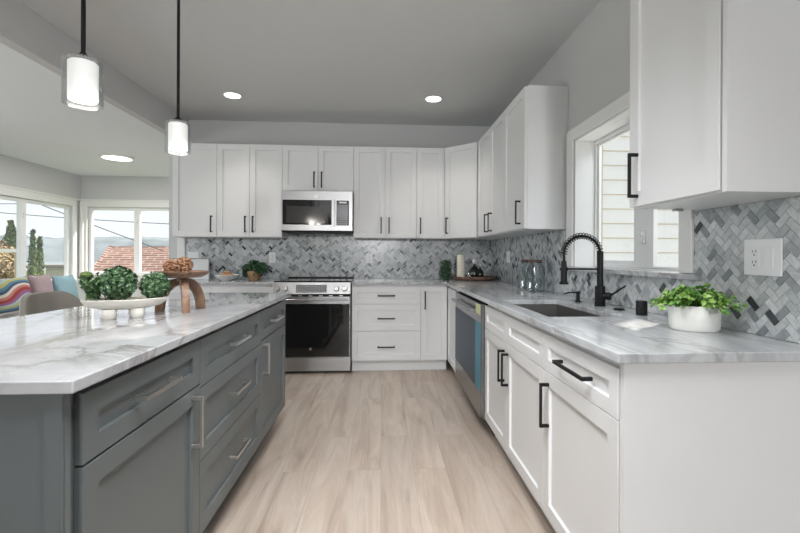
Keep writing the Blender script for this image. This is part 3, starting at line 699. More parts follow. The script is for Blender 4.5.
# ------------------------------------------------------------------ oven range
RY = 4.345
RF2 = FBat(RY)
ra, rb = -1.0705, -0.3075
r = thing('oven_range', 'stainless slide-in electric range with a black glass oven door', 'oven', ((ra + rb) / 2, 4.7, 0))
MB().box(ra + 0.003, rb - 0.003, RY + 0.055, YW - 0.01, 0.03, 0.905).build('body', 'stainless_dark', r)
MB().box(ra + 0.05, rb - 0.05, RY + 0.10, YW - 0.1, 0.0, 0.0295).build('plinth', 'dark_gap', r)
MB().box(ra - 0.002, rb + 0.002, RY + 0.060, YW - 0.012, 0.9155, 0.924).build('cooktop', 'black_glass', r, bevel=0.002)
MB().box(ra + 0.01, rb - 0.01, YW - 0.060, YW - 0.014, 0.9245, 0.936).build('rear_vent', 'black_metal', r, bevel=0.002)
# slanted control panel
pz0, pz1 = 0.796, 0.914
cp = MB().hexa([Vector((ra, RY, pz0)), Vector((rb, RY, pz0)), Vector((rb, RY + 0.055, pz0)), Vector((ra, RY + 0.055, pz0)),
           Vector((ra, RY + 0.02, pz1)), Vector((rb, RY + 0.02, pz1)), Vector((rb, RY + 0.059, pz1)), Vector((ra, RY + 0.059, pz1))]).build('control_panel', 'stainless', r, bevel=0.003)
pn = Vector((0, -(pz1 - pz0), 0.02)).normalized()
def onp(x, z, d): return Vector((x, RY + 0.02 * (z - pz0) / (pz1 - pz0), z)) + pn * d
def pbox(x0, x1, z0, z1, d0, d1):
    return MB().hexa([onp(x0, z0, d0), onp(x1, z0, d0), onp(x1, z0, d1), onp(x0, z0, d1), onp(x0, z1, d0), onp(x1, z1, d0), onp(x1, z1, d1), onp(x0, z1, d1)])
dp = pbox(-0.845, -0.542, 0.812, 0.886, 0.0005, 0.003).build('display', 'display_grey', cp)
bt = MB()
for i in range(13):
    for j in range(3):
        x = -0.832 + i * 0.0235; z = 0.822 + j * 0.021
        bt.hexa([onp(x, z, 0.0032), onp(x + 0.010, z, 0.0032), onp(x + 0.010, z, 0.0038), onp(x, z, 0.0038), onp(x, z + 0.006, 0.0032), onp(x + 0.010, z + 0.006, 0.0032), onp(x + 0.010, z + 0.006, 0.0038), onp(x, z + 0.006, 0.0038)])
bt.build('button_legends', 'stainless', dp)
for kx in (-1.022, -0.944, -0.446, -0.366):
    c = onp(kx, 0.848, 0.0008)
    k = MB().lathe([(0, 0), (0.027, 0), (0.027, 0.008), (0.022, 0.012), (0.021, 0.030), (0.018, 0.033), (0, 0.033)], c, 24, axis=tuple(pn)).build('knob', 'nickel', r, smooth=True)
    MB().hexa([onp(kx - 0.0045, 0.828, 0.0345), onp(kx + 0.0045, 0.828, 0.0345), onp(kx + 0.0045, 0.828, 0.044), onp(kx - 0.0045, 0.828, 0.044),
               onp(kx - 0.0045, 0.868, 0.0345), onp(kx + 0.0045, 0.868, 0.0345), onp(kx + 0.0045, 0.868, 0.044), onp(kx - 0.0045, 0.868, 0.044)]).build('knob_grip', 'stainless', k)
# vent slot
vt = MB().fbox(RF2, ra + 0.004, rb - 0.004, 0.774, 0.795, -0.054, -0.012).build('vent_strip', 'dark_gap', r)
for i in range(7): MB().fbox(RF2, ra + 0.05 + i * 0.10, ra + 0.085 + i * 0.10, 0.776, 0.784, -0.0115, -0.008).build('vent_fin', 'nickel', vt)
dr = MB().fbox(RF2, ra, rb, 0.172, 0.773, -0.053, -0.008).build('oven_door', 'stainless_dark', r, bevel=0.003)
MB().fbox(RF2, ra + 0.002, rb - 0.010, 0.700, 0.772, -0.0078, -0.002).build('door_trim', 'stainless', dr, bevel=0.002)
MB().fbox(RF2, ra + 0.001, rb - 0.012, 0.178, 0.699, -0.0078, -0.003).build('glass', 'black_glass', dr)
hb = MB().tube([RF2.p(ra + 0.03, 0.742, 0.030), RF2.p(rb - 0.03, 0.742, 0.030)], 0.011, 12)
for x in (ra + 0.05, rb - 0.05): hb.fbox(RF2, x - 0.012, x + 0.012, 0.733, 0.751, -0.0015, 0.026)
hb.build('handle', 'stainless', dr, smooth=True)
bx_ = MB().lathe([(0, 0), (0.0145, 0), (0.0145, 0.0015), (0, 0.0015)], RF2.p(-0.70, 0.252, -0.0028), 24, axis=(0, -1, 0)).build('maker_badge', 'nickel', dr)
def monogram(F, a, z, d, s, m, parent):
    mb = MB()
    ring = [F.p(a + s * math.cos(t * PI / 12), z + s * math.sin(t * PI / 12), d) for t in range(25)]
    mb.tube(ring, s * 0.08, 5)
    # script G
    g = [(0.05, 0.35), (-0.15, 0.55), (-0.45, 0.40), (-0.55, 0.0), (-0.40, -0.30), (-0.1, -0.2), (0.0, 0.05), (-0.2, 0.05)]
    mb.tube([F.p(a + s * x, z + s * y, d) for x, y in g], s * 0.07, 5)
    e = [(0.6, 0.35), (0.35, 0.55), (0.15, 0.35), (0.35, 0.1), (0.1, -0.1), (0.25, -0.5), (0.6, -0.3)]
    mb.tube([F.p(a + s * x, z + s * y, d) for x, y in e], s * 0.07, 5)
    return mb.build('monogram', m, parent)
monogram(RF2, -0.70, 0.252, -0.0008, 0.0115, 'black_metal', bx_)
MB().fbox(RF2, ra, rb, 0.030, 0.165, -0.053, -0.010).build('storage_drawer', 'stainless', r, bevel=0.003)

# ------------------------------------------------------------------ microwave
MY = 4.655
MF = FBat(MY); m0, m1 = -1.066, -0.312
r = thing('microwave', 'stainless over-the-range microwave mounted under the short wall cabinet', 'microwave', ((m0 + m1) / 2, 4.85, 1.425))
MB().box(m0 + 0.004, m1 - 0.004, MY + 0.03, YW - 0.012, 1.43, 1.868).build('body', 'dark_gap', r)
fc = MB().fbox(MF, m0, m1, 1.442, 1.866, -0.029, 0.0).build('front_frame', 'stainless', r, bevel=0.003)
dg = MB().fbox(MF, m0 + 0.018, -0.535, 1.505, 1.768, 0.0005, 0.006).build('door_glass', 'black_glass', fc, bevel=0.001)
MB().fbox(MF, m0 + 0.062, -0.575, 1.522, 1.700, 0.0065, 0.0085).build('viewing_screen', 'dark_window', r)
MB().fbox(MF, -0.482, -0.350, 1.500, 1.765, 0.0005, 0.006).build('keypad', 'black_glass', r, bevel=0.001)
kb = MB()
for i in range(5):
    for j in range(9):
        kb.fbox(MF, -0.470 + i * 0.0225, -0.458 + i * 0.0225, 1.513 + j * 0.024, 1.521 + j * 0.024, 0.0064, 0.0070)
kb.build('key_legend', 'stainless_dark', r)
MB().fbox(MF, -0.455, -0.375, 1.735, 1.752, 0.0064, 0.0072).build('clock_display', 'switch_white', r)
hb = MB().fbox(MF, -0.531, -0.498, 1.490, 1.775, 0.022, 0.034).fbox(MF, -0.524, -0.505, 1.50, 1.52, 0.0005, 0.022).fbox(MF, -0.524, -0.505, 1.745, 1.765, 0.0005, 0.022).build('handle', 'stainless', fc, bevel=0.004)
bd = MB().lathe([(0, 0), (0.019, 0), (0.019, 0.002), (0, 0.002)], MF.p(-0.697, 1.808, 0.0006), 24, axis=(0, -1, 0)).build('maker_badge', 'nickel', fc)
monogram(MF, -0.697, 1.808, 0.003, 0.015, 'stainless_dark', bd)
gv = MB()
gv.box(m0 + 0.01, m1 - 0.01, MY + 0.01, MY + 0.06, 1.423, 1.4295)
for i in range(3): gv.box(m0 + 0.08 + i * 0.22, m0 + 0.22 + i * 0.22, MY + 0.065, MY + 0.22, 1.424, 1.4295)
gv.build('vent_grille', 'black_metal', r)

# ------------------------------------------------------------------ dishwasher
DWX = 0.652
DF = FRat(DWX); q0, q1 = 2.808, 3.792
r = thing('dishwasher', 'stainless dishwasher still wrapped in blue protective film, left of the sink cabinet', 'dishwasher', (0.95, (q0 + q1) / 2, 0))
MB().fbox(DF, q0 + 0.002, q1 - 0.002, 0.10, 0.872, -0.63, -0.031).build('body', 'dark_gap', r)
MB().fbox(DF, q0 + 0.002, q1 - 0.002, 0.0, 0.0995, -0.5, -0.09).build('toe_kick', 'black_metal', r)
dd = MB().fbox(DF, q0, q1, 0.115, 0.865, -0.030, 0.0).build('door', 'stainless_dark', r, bevel=0.003)
MB().fbox(DF, q0 + 0.17, q1 - 0.004, 0.285, 0.735, 0.0005, 0.0020).build('reflect_tint_film', 'film_blue_reflect', dd)['label'] = 'blue film with a grey reflection painted into its colour'
MB().fbox(DF, q0 + 0.006, q0 + 0.169, 0.285, 0.735, 0.0005, 0.0022).build('blue_film', 'film_blue', dd)['label'] = 'bright teal-blue film strip'
MB().fbox(DF, q0 + 0.006, q1 - 0.006, 0.790, 0.862, 0.0005, 0.0025).build('control_strip', 'stainless_dark', dd)
hb = MB().fbox(DF, q0 + 0.14, q1 - 0.05, 0.795, 0.815, 0.032, 0.046)
for a in (q0 + 0.15, q1 - 0.09): hb.fbox(DF, a, a + 0.03, 0.797, 0.813, 0.003, 0.032)
hb.build('handle', 'stainless', dd, bevel=0.003)
MB().fbox(DF, q0 + 0.006, q0 + 0.150, 0.792, 0.858, 0.0028, 0.0036).build('sticker', 'yellow_sticker', dd)['label'] = 'pale yellow-green sticker'

# ------------------------------------------------------------------ outlets
def plate(name, F, ac, zc, wd, ht, kind, label, cat='outlet', group='white electrical wall plates'):
    r = thing(name, label, cat, F.p(ac, zc - ht / 2, 0.0075), group)
    MB().fbox(F, ac - wd / 2, ac + wd / 2, zc - ht / 2, zc + ht / 2, 0.0072, 0.0125).build('plate', 'switch_white', r, bevel=0.002)
    def receptacle(a, z, horiz=False):
        rc = MB().fbox(F, a - 0.017, a + 0.017, z - 0.034, z + 0.034, 0.0127, 0.0142).build('receptacle', 'switch_white', r, bevel=0.001)
        sl = MB()
        for e in (-1, 1):
            zz = z + e * 0.018
            sl.fbox(F, a - 0.008, a - 0.0055, zz - 0.002, zz + 0.007, 0.0143, 0.0146)
            sl.fbox(F, a + 0.0055, a + 0.008, zz - 0.002, zz + 0.006, 0.0143, 0.0146)
            sl.fbox(F, a - 0.0025, a + 0.0025, zz - 0.012, zz - 0.007, 0.0143, 0.0146)
        sl.build('slot', 'dark_gap', rc)
    if kind == 'two':
        receptacle(ac + 0.028, zc)
        MB().fbox(F, ac - 0.045, ac - 0.011, zc - 0.034, zc + 0.034, 0.0127, 0.0155).build('rocker_switch', 'switch_white', r, bevel=0.0015)
    elif kind == 'v': receptacle(ac, zc)
    elif kind == 'h': MB().fbox(F, ac - 0.034, ac + 0.034, zc - 0.017, zc + 0.017, 0.0127, 0.0142).build('receptacle', 'switch_white', r, bevel=0.001)
    return r
TR = FRat(XW); TB = FBat(YW)
plate('double_wall_plate', TR, 1.392, 1.181, 0.146, 0.124, 'two', 'large double wall plate with outlet and rocker switch, right of the potted plant')
plate('wall_outlet', TR, 4.343, 1.174, 0.115, 0.118, 'v', 'white outlet on the right wall, behind the glass jars')
plate('wall_outlet', TB, -2.128, 1.179, 0.12, 0.072, 'h', 'sideways white outlet at the far left end of the tiled back wall')
plate('wall_outlet', TB, -1.248, 1.154, 0.075, 0.122, 'v', 'white outlet on the back wall just left of the oven')
plate('wall_outlet', TB, -0.142, 1.150, 0.078, 0.115, 'v', 'white outlet on the back wall just right of the oven')

# ------------------------------------------------------------------ ceiling lights
def downlight(x, y, z, rr, label, lens='downlight_lens', power=2.6, group='round ceiling lights'):
    r = thing('ceiling_light', label, 'ceiling light', (x, y, z - 0.006), group)
    MB().lathe([(rr * 0.86, -0.002), (rr, -0.004), (rr * 1.02, -0.0005), (rr * 0.86, -0.0005), (rr * 0.86, -0.002)], (x, y, z), 40).build('trim_ring', 'light_trim', r, smooth=True)
    MB().cyl((x, y, z - 0.003), rr * 0.85, 0.0022, 40).build('lens', lens, r)
    l = lamp('downlight_glow', 'AREA', (0, 0, -0.006), power, (1, 0.95, 0.88), (0, 0, -1), shape='DISK', size=rr * 1.6, spread=1.6)
    l.parent = r; l.location = (0, 0, -0.006)
    return r
downlight(-1.434, 4.257, CEIL, 0.085, 'left recessed downlight in the kitchen ceiling, above the left wall cabinets')
downlight(0.497, 4.206, CEIL, 0.085, 'right recessed downlight in the kitchen ceiling, above the corner cabinets')
r = thing('flush_ceiling_light', 'wide flush disc light on the lower dining ceiling', 'ceiling light', (-3.40, 5.80, DCEIL - 0.03))
MB().lathe([(0.165, -0.026), (0.19, -0.024), (0.195, -0.0008), (0.165, -0.0008), (0.165, -0.026)], (-3.40, 5.80, DCEIL), 48).build('trim_ring', 'light_trim', r, smooth=True)
MB().cyl((-3.40, 5.80, DCEIL - 0.025), 0.164, 0.02, 48).build('lens', 'dining_lens', r)
l = lamp('flush_glow', 'AREA', (0, 0, 0), 22, (1, 0.97, 0.93), (0, 0, -1), shape='DISK', size=0.3); l.parent = r; l.location = (0, 0, -0.003)

# ------------------------------------------------------------------ pendants
def pendant(x, y, label):
    r = thing('pendant_light', label, 'pendant light', (x, y, 1.72), 'pendant lights over the island')
    MB().lathe([(0, -0.0005), (0.06, -0.0005), (0.06, -0.020), (0.02, -0.028), (0, -0.028)], (x, y, CEIL), 32).build('canopy', K_, r, smooth=True)
    MB().cyl((x, y, 1.926), 0.0075, CEIL - 0.029 - 1.926, 12).build('rod', K_, r, smooth=True)
    MB().lathe([(0, 0), (0.030, 0), (0.030, 0.008), (0.014, 0.018), (0.0085, 0.028), (0, 0.028)], (x, y, 1.8975), 24).build('cap', K_, r, smooth=True)
    R = 0.063
    MB().lathe([(0.010, 1.896), (R - 0.006, 1.896), (R, 1.890), (R, 1.730), (R - 0.0025, 1.730), (R - 0.0025, 1.888), (R - 0.008, 1.893), (0.010, 1.893), (0.010, 1.896)], (x, y, 0), 48).build('glass_shade', 'clear_glass', r, smooth=True)
    q = 0.047
    MB().lathe([(0, 1.887), (q - 0.004, 1.887), (q, 1.883), (q, 1.751), (q - 0.004, 1.747), (0, 1.747)], (x, y, 0), 40).build('frosted_shade', 'frosted_lit_glass', r, smooth=True)
    l = lamp('pendant_glow', 'POINT', (0, 0, 0), 5, (1, 0.93, 0.86), shadow_soft_size=0.025); l.parent = r; l.location = (0, 0, -0.03)
pendant(-1.10, 1.669, 'nearer pendant light over the island, glass cylinder shade on a black rod')
pendant(-1.10, 2.415, 'farther pendant light over the island, nearer the wall cabinets')

# ------------------------------------------------------------------ foliage helpers
def leaf(mb, p, n, up, L, Wd, fold=0.25):
    n = n.normalized(); t = up - n * up.dot(n)
    if t.length < 1e-4: t = n.orthogonal()
    t.normalize(); s = n.cross(t)
    a = mb.bm.verts.new(p); b = mb.bm.verts.new(p + t * L * 0.5 + s * Wd / 2 + n * fold * Wd); c = mb.bm.verts.new(p + t * L - n * fold * L * 0.3)
    d = mb.bm.verts.new(p + t * L * 0.5 - s * Wd / 2 + n * fold * Wd); e = mb.bm.verts.new(p + t * L * 0.5)
    mb.bm.faces.new([a, b, e]); mb.bm.faces.new([b, c, e]); mb.bm.faces.new([a, e, d]); mb.bm.faces.new([e, c, d])
def rdir(rnd):
    z = rnd.uniform(-1, 1); t = rnd.uniform(0, 2 * PI); q = math.sqrt(1 - z * z)
    return Vector((q * math.cos(t), q * math.sin(t), z))
def leaf_ball(mb, c, r, n, L, Wd, rnd, sx=1, sy=1, sz=1, inner=0.78):
    for _ in range(n):
        d = rdir(rnd); rr = r * rnd.uniform(inner, 1.0)
        p = Vector(c) + Vector((d.x * sx, d.y * sy, d.z * sz)) * rr
        leaf(mb, p, (d + rdir(rnd) * 0.5), rdir(rnd), L * rnd.uniform(0.7, 1.2), Wd * rnd.uniform(0.7, 1.2))

# ------------------------------------------------------------------ island decor
tc_ = Vector((-1.088, 1.925, CT)); ta = 0.56
r = thing('footed_tray', 'cream stone oblong bowl on round feet, on the island worktop', 'tray', tuple(tc_))
prof = [(0, 0.036), (0.09, 0.037), (0.135, 0.047), (0.160, 0.062), (0.171, 0.078), (0.167, 0.081), (0.152, 0.072), (0.12, 0.060), (0.08, 0.054), (0, 0.054)]
MB().lathe(prof, tc_, 48, 0.93, 0.50, ta).build('bowl', 'stone_cream', r, smooth=True)
MB().lathe([(0, 0.0545), (0.08, 0.0547), (0.118, 0.0605), (0.145, 0.071), (0.140, 0.072), (0.08, 0.058), (0, 0.057)], tc_, 48, 0.93, 0.50, ta).build('inner_lining', 'bamboo_tan', r, smooth=True)
for e, g_ in ((-1, -1), (1, -1), (-1, 1), (1, 1)):
    fx0 = e * 0.050 - 0.012; fy0 = g_ * 0.038
    c = tc_ + Vector((fx0 * math.cos(ta) - fy0 * math.sin(ta), fx0 * math.sin(ta) + fy0 * math.cos(ta), 0))
    MB().lathe([(0, 0.0005), (0.022, 0.0005), (0.029, 0.012), (0.029, 0.028), (0.024, 0.041), (0, 0.041)], c, 24).build('foot', 'stone_cream', r, smooth=True)
def along(e, f=0, z=0): return tc_ + Vector((e * math.cos(ta) - f * math.sin(ta), e * math.sin(ta) + f * math.cos(ta), z))
for e, f, rr, lab in ((-0.028, -0.01, 0.069, 'larger green boxwood ball in the middle of the cream tray'), (0.106, 0.0, 0.055, 'smaller green boxwood ball at the right end of the cream tray')):
    c = along(e, f, 0.076 + rr)
    t = thing('boxwood_ball', lab, 'topiary ball', c - Vector((0, 0, rr)), 'boxwood balls in the cream tray')
    rnd = random.Random(int(rr * 1000))
    MB().ball(c, rr * 0.80).build('core', 'dark_leaf', t, smooth=True)
    mb = MB(); leaf_ball(mb, c, rr, 1000, 0.020, 0.015, rnd, inner=0.84); mb.build('foliage', 'boxwood_leaf', t, normals=False)
# fern sprigs at the tray's left end
c = along(-0.112, 0.01, 0.083)
t = thing('fern_sprig', 'light green leafy sprigs at the left end of the cream tray', 'foliage', c)
rnd = random.Random(5); mb = MB(); st = MB()
for i in range(55):
    a = rnd.uniform(0, 2 * PI); ln = rnd.uniform(0.05, 0.095); lean = rnd.uniform(0.1, 0.55)
    P = [c + Vector((math.cos(a) * lean * ln * k / 6, math.sin(a) * lean * ln * k / 6, ln * (k / 6) * (1.1 - 0.5 * lean * k / 6))) for k in range(7)]
    st.tube(P, 0.0012, 4)
    for k in range(1, 7):
        for q in (-1, 1):
            sd = Vector((-math.sin(a), math.cos(a), 0)) * q
            leaf(mb, P[k], Vector((0, 0, 1)) + rdir(rnd) * 0.8, sd + Vector((math.cos(a), math.sin(a), 0.3)) * 0.6, 0.026, 0.013)
st.build('stem', 'moss_green', t); mb.build('leaves', 'fern_leaf', t, normals=False)
hp = along(-0.138, 0.0, 0.0)
t = thing('seed_head', 'single domed green flower head on a stem above the sprigs', 'flower', hp + Vector((0, 0, 0.074)))
MB().tube([hp + Vector((0, 0, 0.075)), hp + Vector((0.004, 0, 0.13)), hp + Vector((0.0, 0.0, 0.178))], 0.003, 6).build('stem', 'moss_green', t)
mb = MB(); mb.lathe([(0, -0.008), (0.014, -0.006), (0.022, 0.002), (0.018, 0.012), (0, 0.018)], hp + Vector((0, 0, 0.181)), 20); leaf_ball(mb, hp + Vector((0, 0, 0.183)), 0.021, 160, 0.008, 0.006, random.Random(2), sz=0.55)
mb.build('flower_head', 'moss_green', t, normals=False)

# wooden cake stand
sc_ = Vector((-0.951, 2.14, CT))
r = thing('wooden_stand', 'round walnut pedestal stand on three arched legs, on the island', 'cake stand', tuple(sc_))
MB().lathe([(0, 0.158), (0.085, 0.160), (0.108, 0.172), (0.119, 0.188), (0.117, 0.190), (0.10, 0.182), (0, 0.180)], sc_, 48).build('plate', 'walnut_flat', r, smooth=True)
def arch_leg(ang):
    u = Vector((math.cos(ang), math.sin(ang), 0)); s_ = Vector((-math.sin(ang), math.cos(ang), 0)); mb = MB()
    out = []; inn = []
    for i in range(13):
        t = (PI / 2) * i / 12
        out.append((0.018 + 0.102 * math.sin(t), 0.005 + 0.150 * math.cos(t)))
        inn.append((0.004 + 0.080 * math.sin(t), 0.005 + 0.118 * math.cos(t)))
    out.append((0.122, 0.0006)); inn.append((0.086, 0.0006))
    V = []
    for (ro, zo), (ri, zi) in zip(out, inn):
        V.append([mb.bm.verts.new(sc_ + u * rr + s_ * h * 0.016 + Vector((0, 0, zz))) for rr, zz, h in ((ro, zo, -1), (ro, zo, 1), (ri, zi, 1), (ri, zi, -1))])
    for A, B in zip(V, V[1:]):
        for k in range(4): mb.bm.faces.new([A[k], A[(k + 1) % 4], B[(k + 1) % 4], B[k]])
    mb.bm.faces.new(V[0]); mb.bm.faces.new(V[-1][::-1])
    mb.build('leg', 'walnut', r, bevel=0.002)
fa = math.atan2(2.051 - 2.14, -0.895 + 0.951)
for k in range(3): arch_leg(fa + k * 2 * PI / 3)
MB().cyl(sc_ + Vector((0, 0, 0.140)), 0.026, 0.0195, 20).build('hub', 'walnut', r)
for dx, dy, rr, lab in ((-0.050, -0.004, 0.037, 'left, darker curled wood-shaving ball on the walnut stand'), (0.018, -0.030, 0.043, 'right, lighter curled wood-shaving ball on the walnut stand')):
    c = sc_ + Vector((dx, dy, 0.180 + rr * 0.86))
    t = thing('decorative_ball', lab, 'ornament', c - Vector((0, 0, rr)), 'wood-shaving balls')
    rnd = random.Random(int(rr * 1e4))
    MB().ball(c, rr * 0.78).build('core', 'rattan_dark', t, smooth=True)
    mb = MB()
    for _ in range(260):
        d = rdir(rnd); s_ = d.cross(rdir(rnd)).normalized(); p = c + Vector((d.x, d.y, d.z * 0.92)) * rr * 0.76; tt = d.cross(s_)
        P = []; hgt = rr * 0.24; wd = 0.0055
        pts = [(-0.004, 0.0), (-0.0045, 0.6), (0.0, 1.0), (0.0045, 0.65), (0.003, 0.25)]
        prev = None
        for a_, h_ in pts:
            q = p + s_ * a_ + d * hgt * h_; e_ = (mb.bm.verts.new(q - tt * wd * 0.5), mb.bm.verts.new(q + tt * wd * 0.5))
            if prev: mb.bm.faces.new([prev[0], prev[1], e_[1], e_[0]])
            prev = e_
    mb.build('shavings', 'rattan', t, normals=False)

# ------------------------------------------------------------------ items on the left back counter
tag(MB().box(-2.30, -1.885, 4.86, 4.885, CT + 0.001, 1.135).build('white_board', 'paper_art', bevel=0.002), 'white rectangular board with thin wooden top edge behind the walnut stand', 'board')
bo = [o for o in bpy.data.objects if o.name == 'white_board'][0]
MB().box(-2.302, -1.883, 4.858, 4.887, 1.1355, 1.141).build('top_edge', 'walnut_flat', bo, local=True)
e = bpy.data.objects['top_edge']; e.data.transform(Matrix.Translation(-bo.location))
bc = Vector((-1.60, 4.60, CT))
r = thing('serving_bowl', 'shallow white bowl on the worktop left of the oven', 'bowl', tuple(bc))
MB().lathe([(0, 0.001), (0.045, 0.001), (0.05, 0.006), (0.095, 0.035), (0.122, 0.062), (0.119, 0.064), (0.09, 0.040), (0.04, 0.013), (0, 0.012)], bc, 40).build('bowl', 'ceramic_white', r, smooth=True)
rnd = random.Random(4)
for k in range(7):
    a = 2 * PI * k / 6; q = 0.048 if k < 6 else 0
    c = bc + Vector((q * math.cos(a), q * math.sin(a), 0.058 if k < 6 else 0.083))
    tag(MB().ball(c, 0.026, sz=0.75, seg=14, rings=8).build('pastry', 'cookie', smooth=True), 'small golden brown pastry piled in the white bowl', 'pastry', 'pastries in the white bowl')
def bottle(name, c, prof, m, label, cat, stopper=None, group=None):
    r = thing(name, label, cat, tuple(c), group)
    MB().lathe(prof, c, 28).build('bottle_body' if cat == 'bottle' else 'jar_body', m, r, smooth=True)
    if stopper: MB().lathe(stopper, c, 20).build('stopper', m, r, smooth=True)
    return r
gp = [(0, 0.001), (0.032, 0.001), (0.036, 0.02), (0.034, 0.11), (0.032, 0.11), (0.033, 0.02), (0.03, 0.004), (0, 0.004)]
for k, (x, y) in enumerate(((-1.70, 4.80), (-1.585, 4.84))):
    bottle('drinking_glass', Vector((x, y, CT)), gp, 'jar_glass', ['left clear drinking glass behind the white bowl', 'right clear drinking glass behind the white bowl'][k], 'glass', group='drinking glasses behind the bowl')
pc = Vector((-1.375, 4.78, CT))
r = thing('potted_plant', 'dark green leafy plant in a brown wicker pot left of the oven', 'plant', tuple(pc))
MB().lathe([(0, 0.001), (0.05, 0.001), (0.064, 0.03), (0.068, 0.085), (0.062, 0.095), (0.056, 0.088), (0, 0.085)], pc, 32).build('pot', 'wicker', r, smooth=True)
mb = MB(); rnd = random.Random(9)
for ox, oy, oz, rr, n in ((-0.08, 0.02, 0.12, 0.05, 130), (0.0, 0, 0.15, 0.065, 170), (0.09, 0.0, 0.13, 0.06, 150), (-0.09, 0.02, 0.07, 0.035, 80), (0.04, -0.03, 0.10, 0.05, 100)):
    leaf_ball(mb, pc + Vector((ox, oy, oz)), rr, n, 0.042, 0.034, rnd, inner=0.3)
mb.build('foliage', 'dark_leaf', r, normals=False)
st = MB()
for dx in (-0.08, -0.03, 0.03, 0.08): st.tube([pc + Vector((0, 0, 0.08)), pc + Vector((dx * 0.6, 0, 0.12)), pc + Vector((dx, 0, 0.15))], 0.003, 5)
st.build('stem', 'moss_green', r)

# ------------------------------------------------------------------ corner tray
lc = Vector((1.02, 4.775, CT))
r = thing('round_tray', 'dark wooden round tray in the corner of the worktop', 'tray', tuple(lc))
MB().lathe([(0, 0.001), (0.20, 0.001), (0.215, 0.010), (0.235, 0.020), (0.240, 0.045), (0.232, 0.046), (0.226, 0.030), (0, 0.028)], lc, 48).build('tray', 'dark_tray_wood', r, smooth=True)
cc = Vector((0.865, 4.70, CT + 0.0305))
r = thing('ribbed_candle', 'tall cream ribbed pillar candle on the dark round tray', 'candle', tuple(cc))
pr = [(0, 0.0)]
for i in range(12): pr += [(0.043, 0.001 + i * 0.0205), (0.047, 0.011 + i * 0.0205)]
pr += [(0.043, 0.250), (0.036, 0.250), (0.030, 0.240), (0, 0.240)]
MB().lathe(pr, cc, 32).build('wax', 'candle_wax', r, smooth=False)
MB().cyl(cc + Vector((0, 0, 0.2405)), 0.0015, 0.012, 6).build('wick', 'dark_gap', r)
for k, (dx, dy, hgt, lab) in enumerate(((1.005, 4.66, 0.215, 'front dark glass decanter with a clear ball stopper on the round tray'), (1.10, 4.80, 0.16, 'rear squat dark glass bottle on the round tray'))):
    c = Vector((dx, dy, CT + 0.0295)); s_ = hgt / 0.2
    b_ = thing('decanter', lab, 'bottle', tuple(c), 'dark glass bottles on the round tray')
    MB().lathe([(0, 0.0), (0.045 * s_, 0.001), (0.052 * s_, 0.02 * s_), (0.052 * s_, 0.07 * s_), (0.03 * s_, 0.105 * s_), (0.013 * s_, 0.12 * s_), (0.013 * s_, 0.14 * s_), (0, 0.14 * s_)], c, 28).build('bottle_body', 'black_glass', b_, smooth=True)
    MB().ball(c + Vector((0, 0, 0.1655 * s_)), 0.022 * s_, sz=1.1).build('stopper', 'switch_white', b_, smooth=True)
for k, (dx, dy, rr, lab) in enumerate(((0.935, 4.61, 0.024, 'small clear glass votive at the front of the round tray'),)):
    tag(MB().lathe([(0, 0.0), (rr, 0.001), (rr * 1.1, 0.05), (rr, 0.05), (rr * 0.9, 0.006), (0, 0.006)], Vector((dx, dy, CT + 0.0295)), 24).build('votive', 'jar_glass', smooth=True), lab, 'votive')
gc = Vector((0.715, 4.79, CT))
r = thing('grassy_plant', 'small tufted green plant left of the dark round tray', 'plant', tuple(gc))
MB().lathe([(0, 0.001), (0.032, 0.001), (0.04, 0.05), (0.035, 0.052), (0, 0.046)], gc, 24).build('pot', 'dark_leaf', r, smooth=True)
mb = MB(); rnd = random.Random(14)
for _ in range(520):
    a = rnd.uniform(0, 2 * PI); q = rnd.uniform(0, 0.055); hz = rnd.uniform(0.01, 0.20)
    leaf(mb, gc + Vector((q * math.cos(a), q * math.sin(a), hz)), rdir(rnd), Vector((math.cos(a) * 0.4, math.sin(a) * 0.4, rnd.uniform(-0.4, 0.9))), 0.045, 0.008)
for _ in range(60):
    a = rnd.uniform(PI * 0.8, PI * 2.2); q = rnd.uniform(0.05, 0.14)
    leaf(mb, gc + Vector((q * math.cos(a) - 0.03, -abs(q * math.sin(a)) * 0.6, 0.006)), Vector((0, 0, 1)), Vector((math.cos(a), math.sin(a), 0.1)), 0.03, 0.010, 0.1)
for v in mb.bm.verts:
    v.co.z = max(v.co.z, CT + 0.003); v.co.x = min(v.co.x, 0.775)
mb.build('foliage', 'dark_leaf', r, normals=False)

# ------------------------------------------------------------------ glass jars
for k, (x, y, rr, hh, lab) in enumerate(((1.165, 3.42, 0.070, 0.215, 'farther clear glass canister with a copper lid, by the right wall'), (1.165, 3.235, 0.072, 0.215, 'nearer clear glass canister with a copper lid, by the right wall'))):
    c = Vector((x, y, CT))
    j = thing('glass_canister', lab, 'jar', tuple(c), 'glass canisters by the sink')
    MB().lathe([(0, 0.001), (rr - 0.006, 0.001), (rr, 0.008), (rr, hh - 0.03), (rr * 0.70, hh - 0.004), (rr * 0.68, hh), (rr * 0.64, hh), (rr * 0.66, hh - 0.006), (rr - 0.004, hh - 0.032), (rr - 0.004, 0.012), (rr - 0.010, 0.007), (0, 0.007)], c, 40).build('jar_body', 'jar_glass', j, smooth=True)
    MB().lathe([(0, hh + 0.001), (rr * 0.66, hh + 0.001), (rr * 0.70, hh + 0.006), (rr * 0.70, hh + 0.020), (rr * 0.64, hh + 0.026), (0, hh + 0.026)], c, 32).build('lid', 'copper_lid', j, smooth=True)

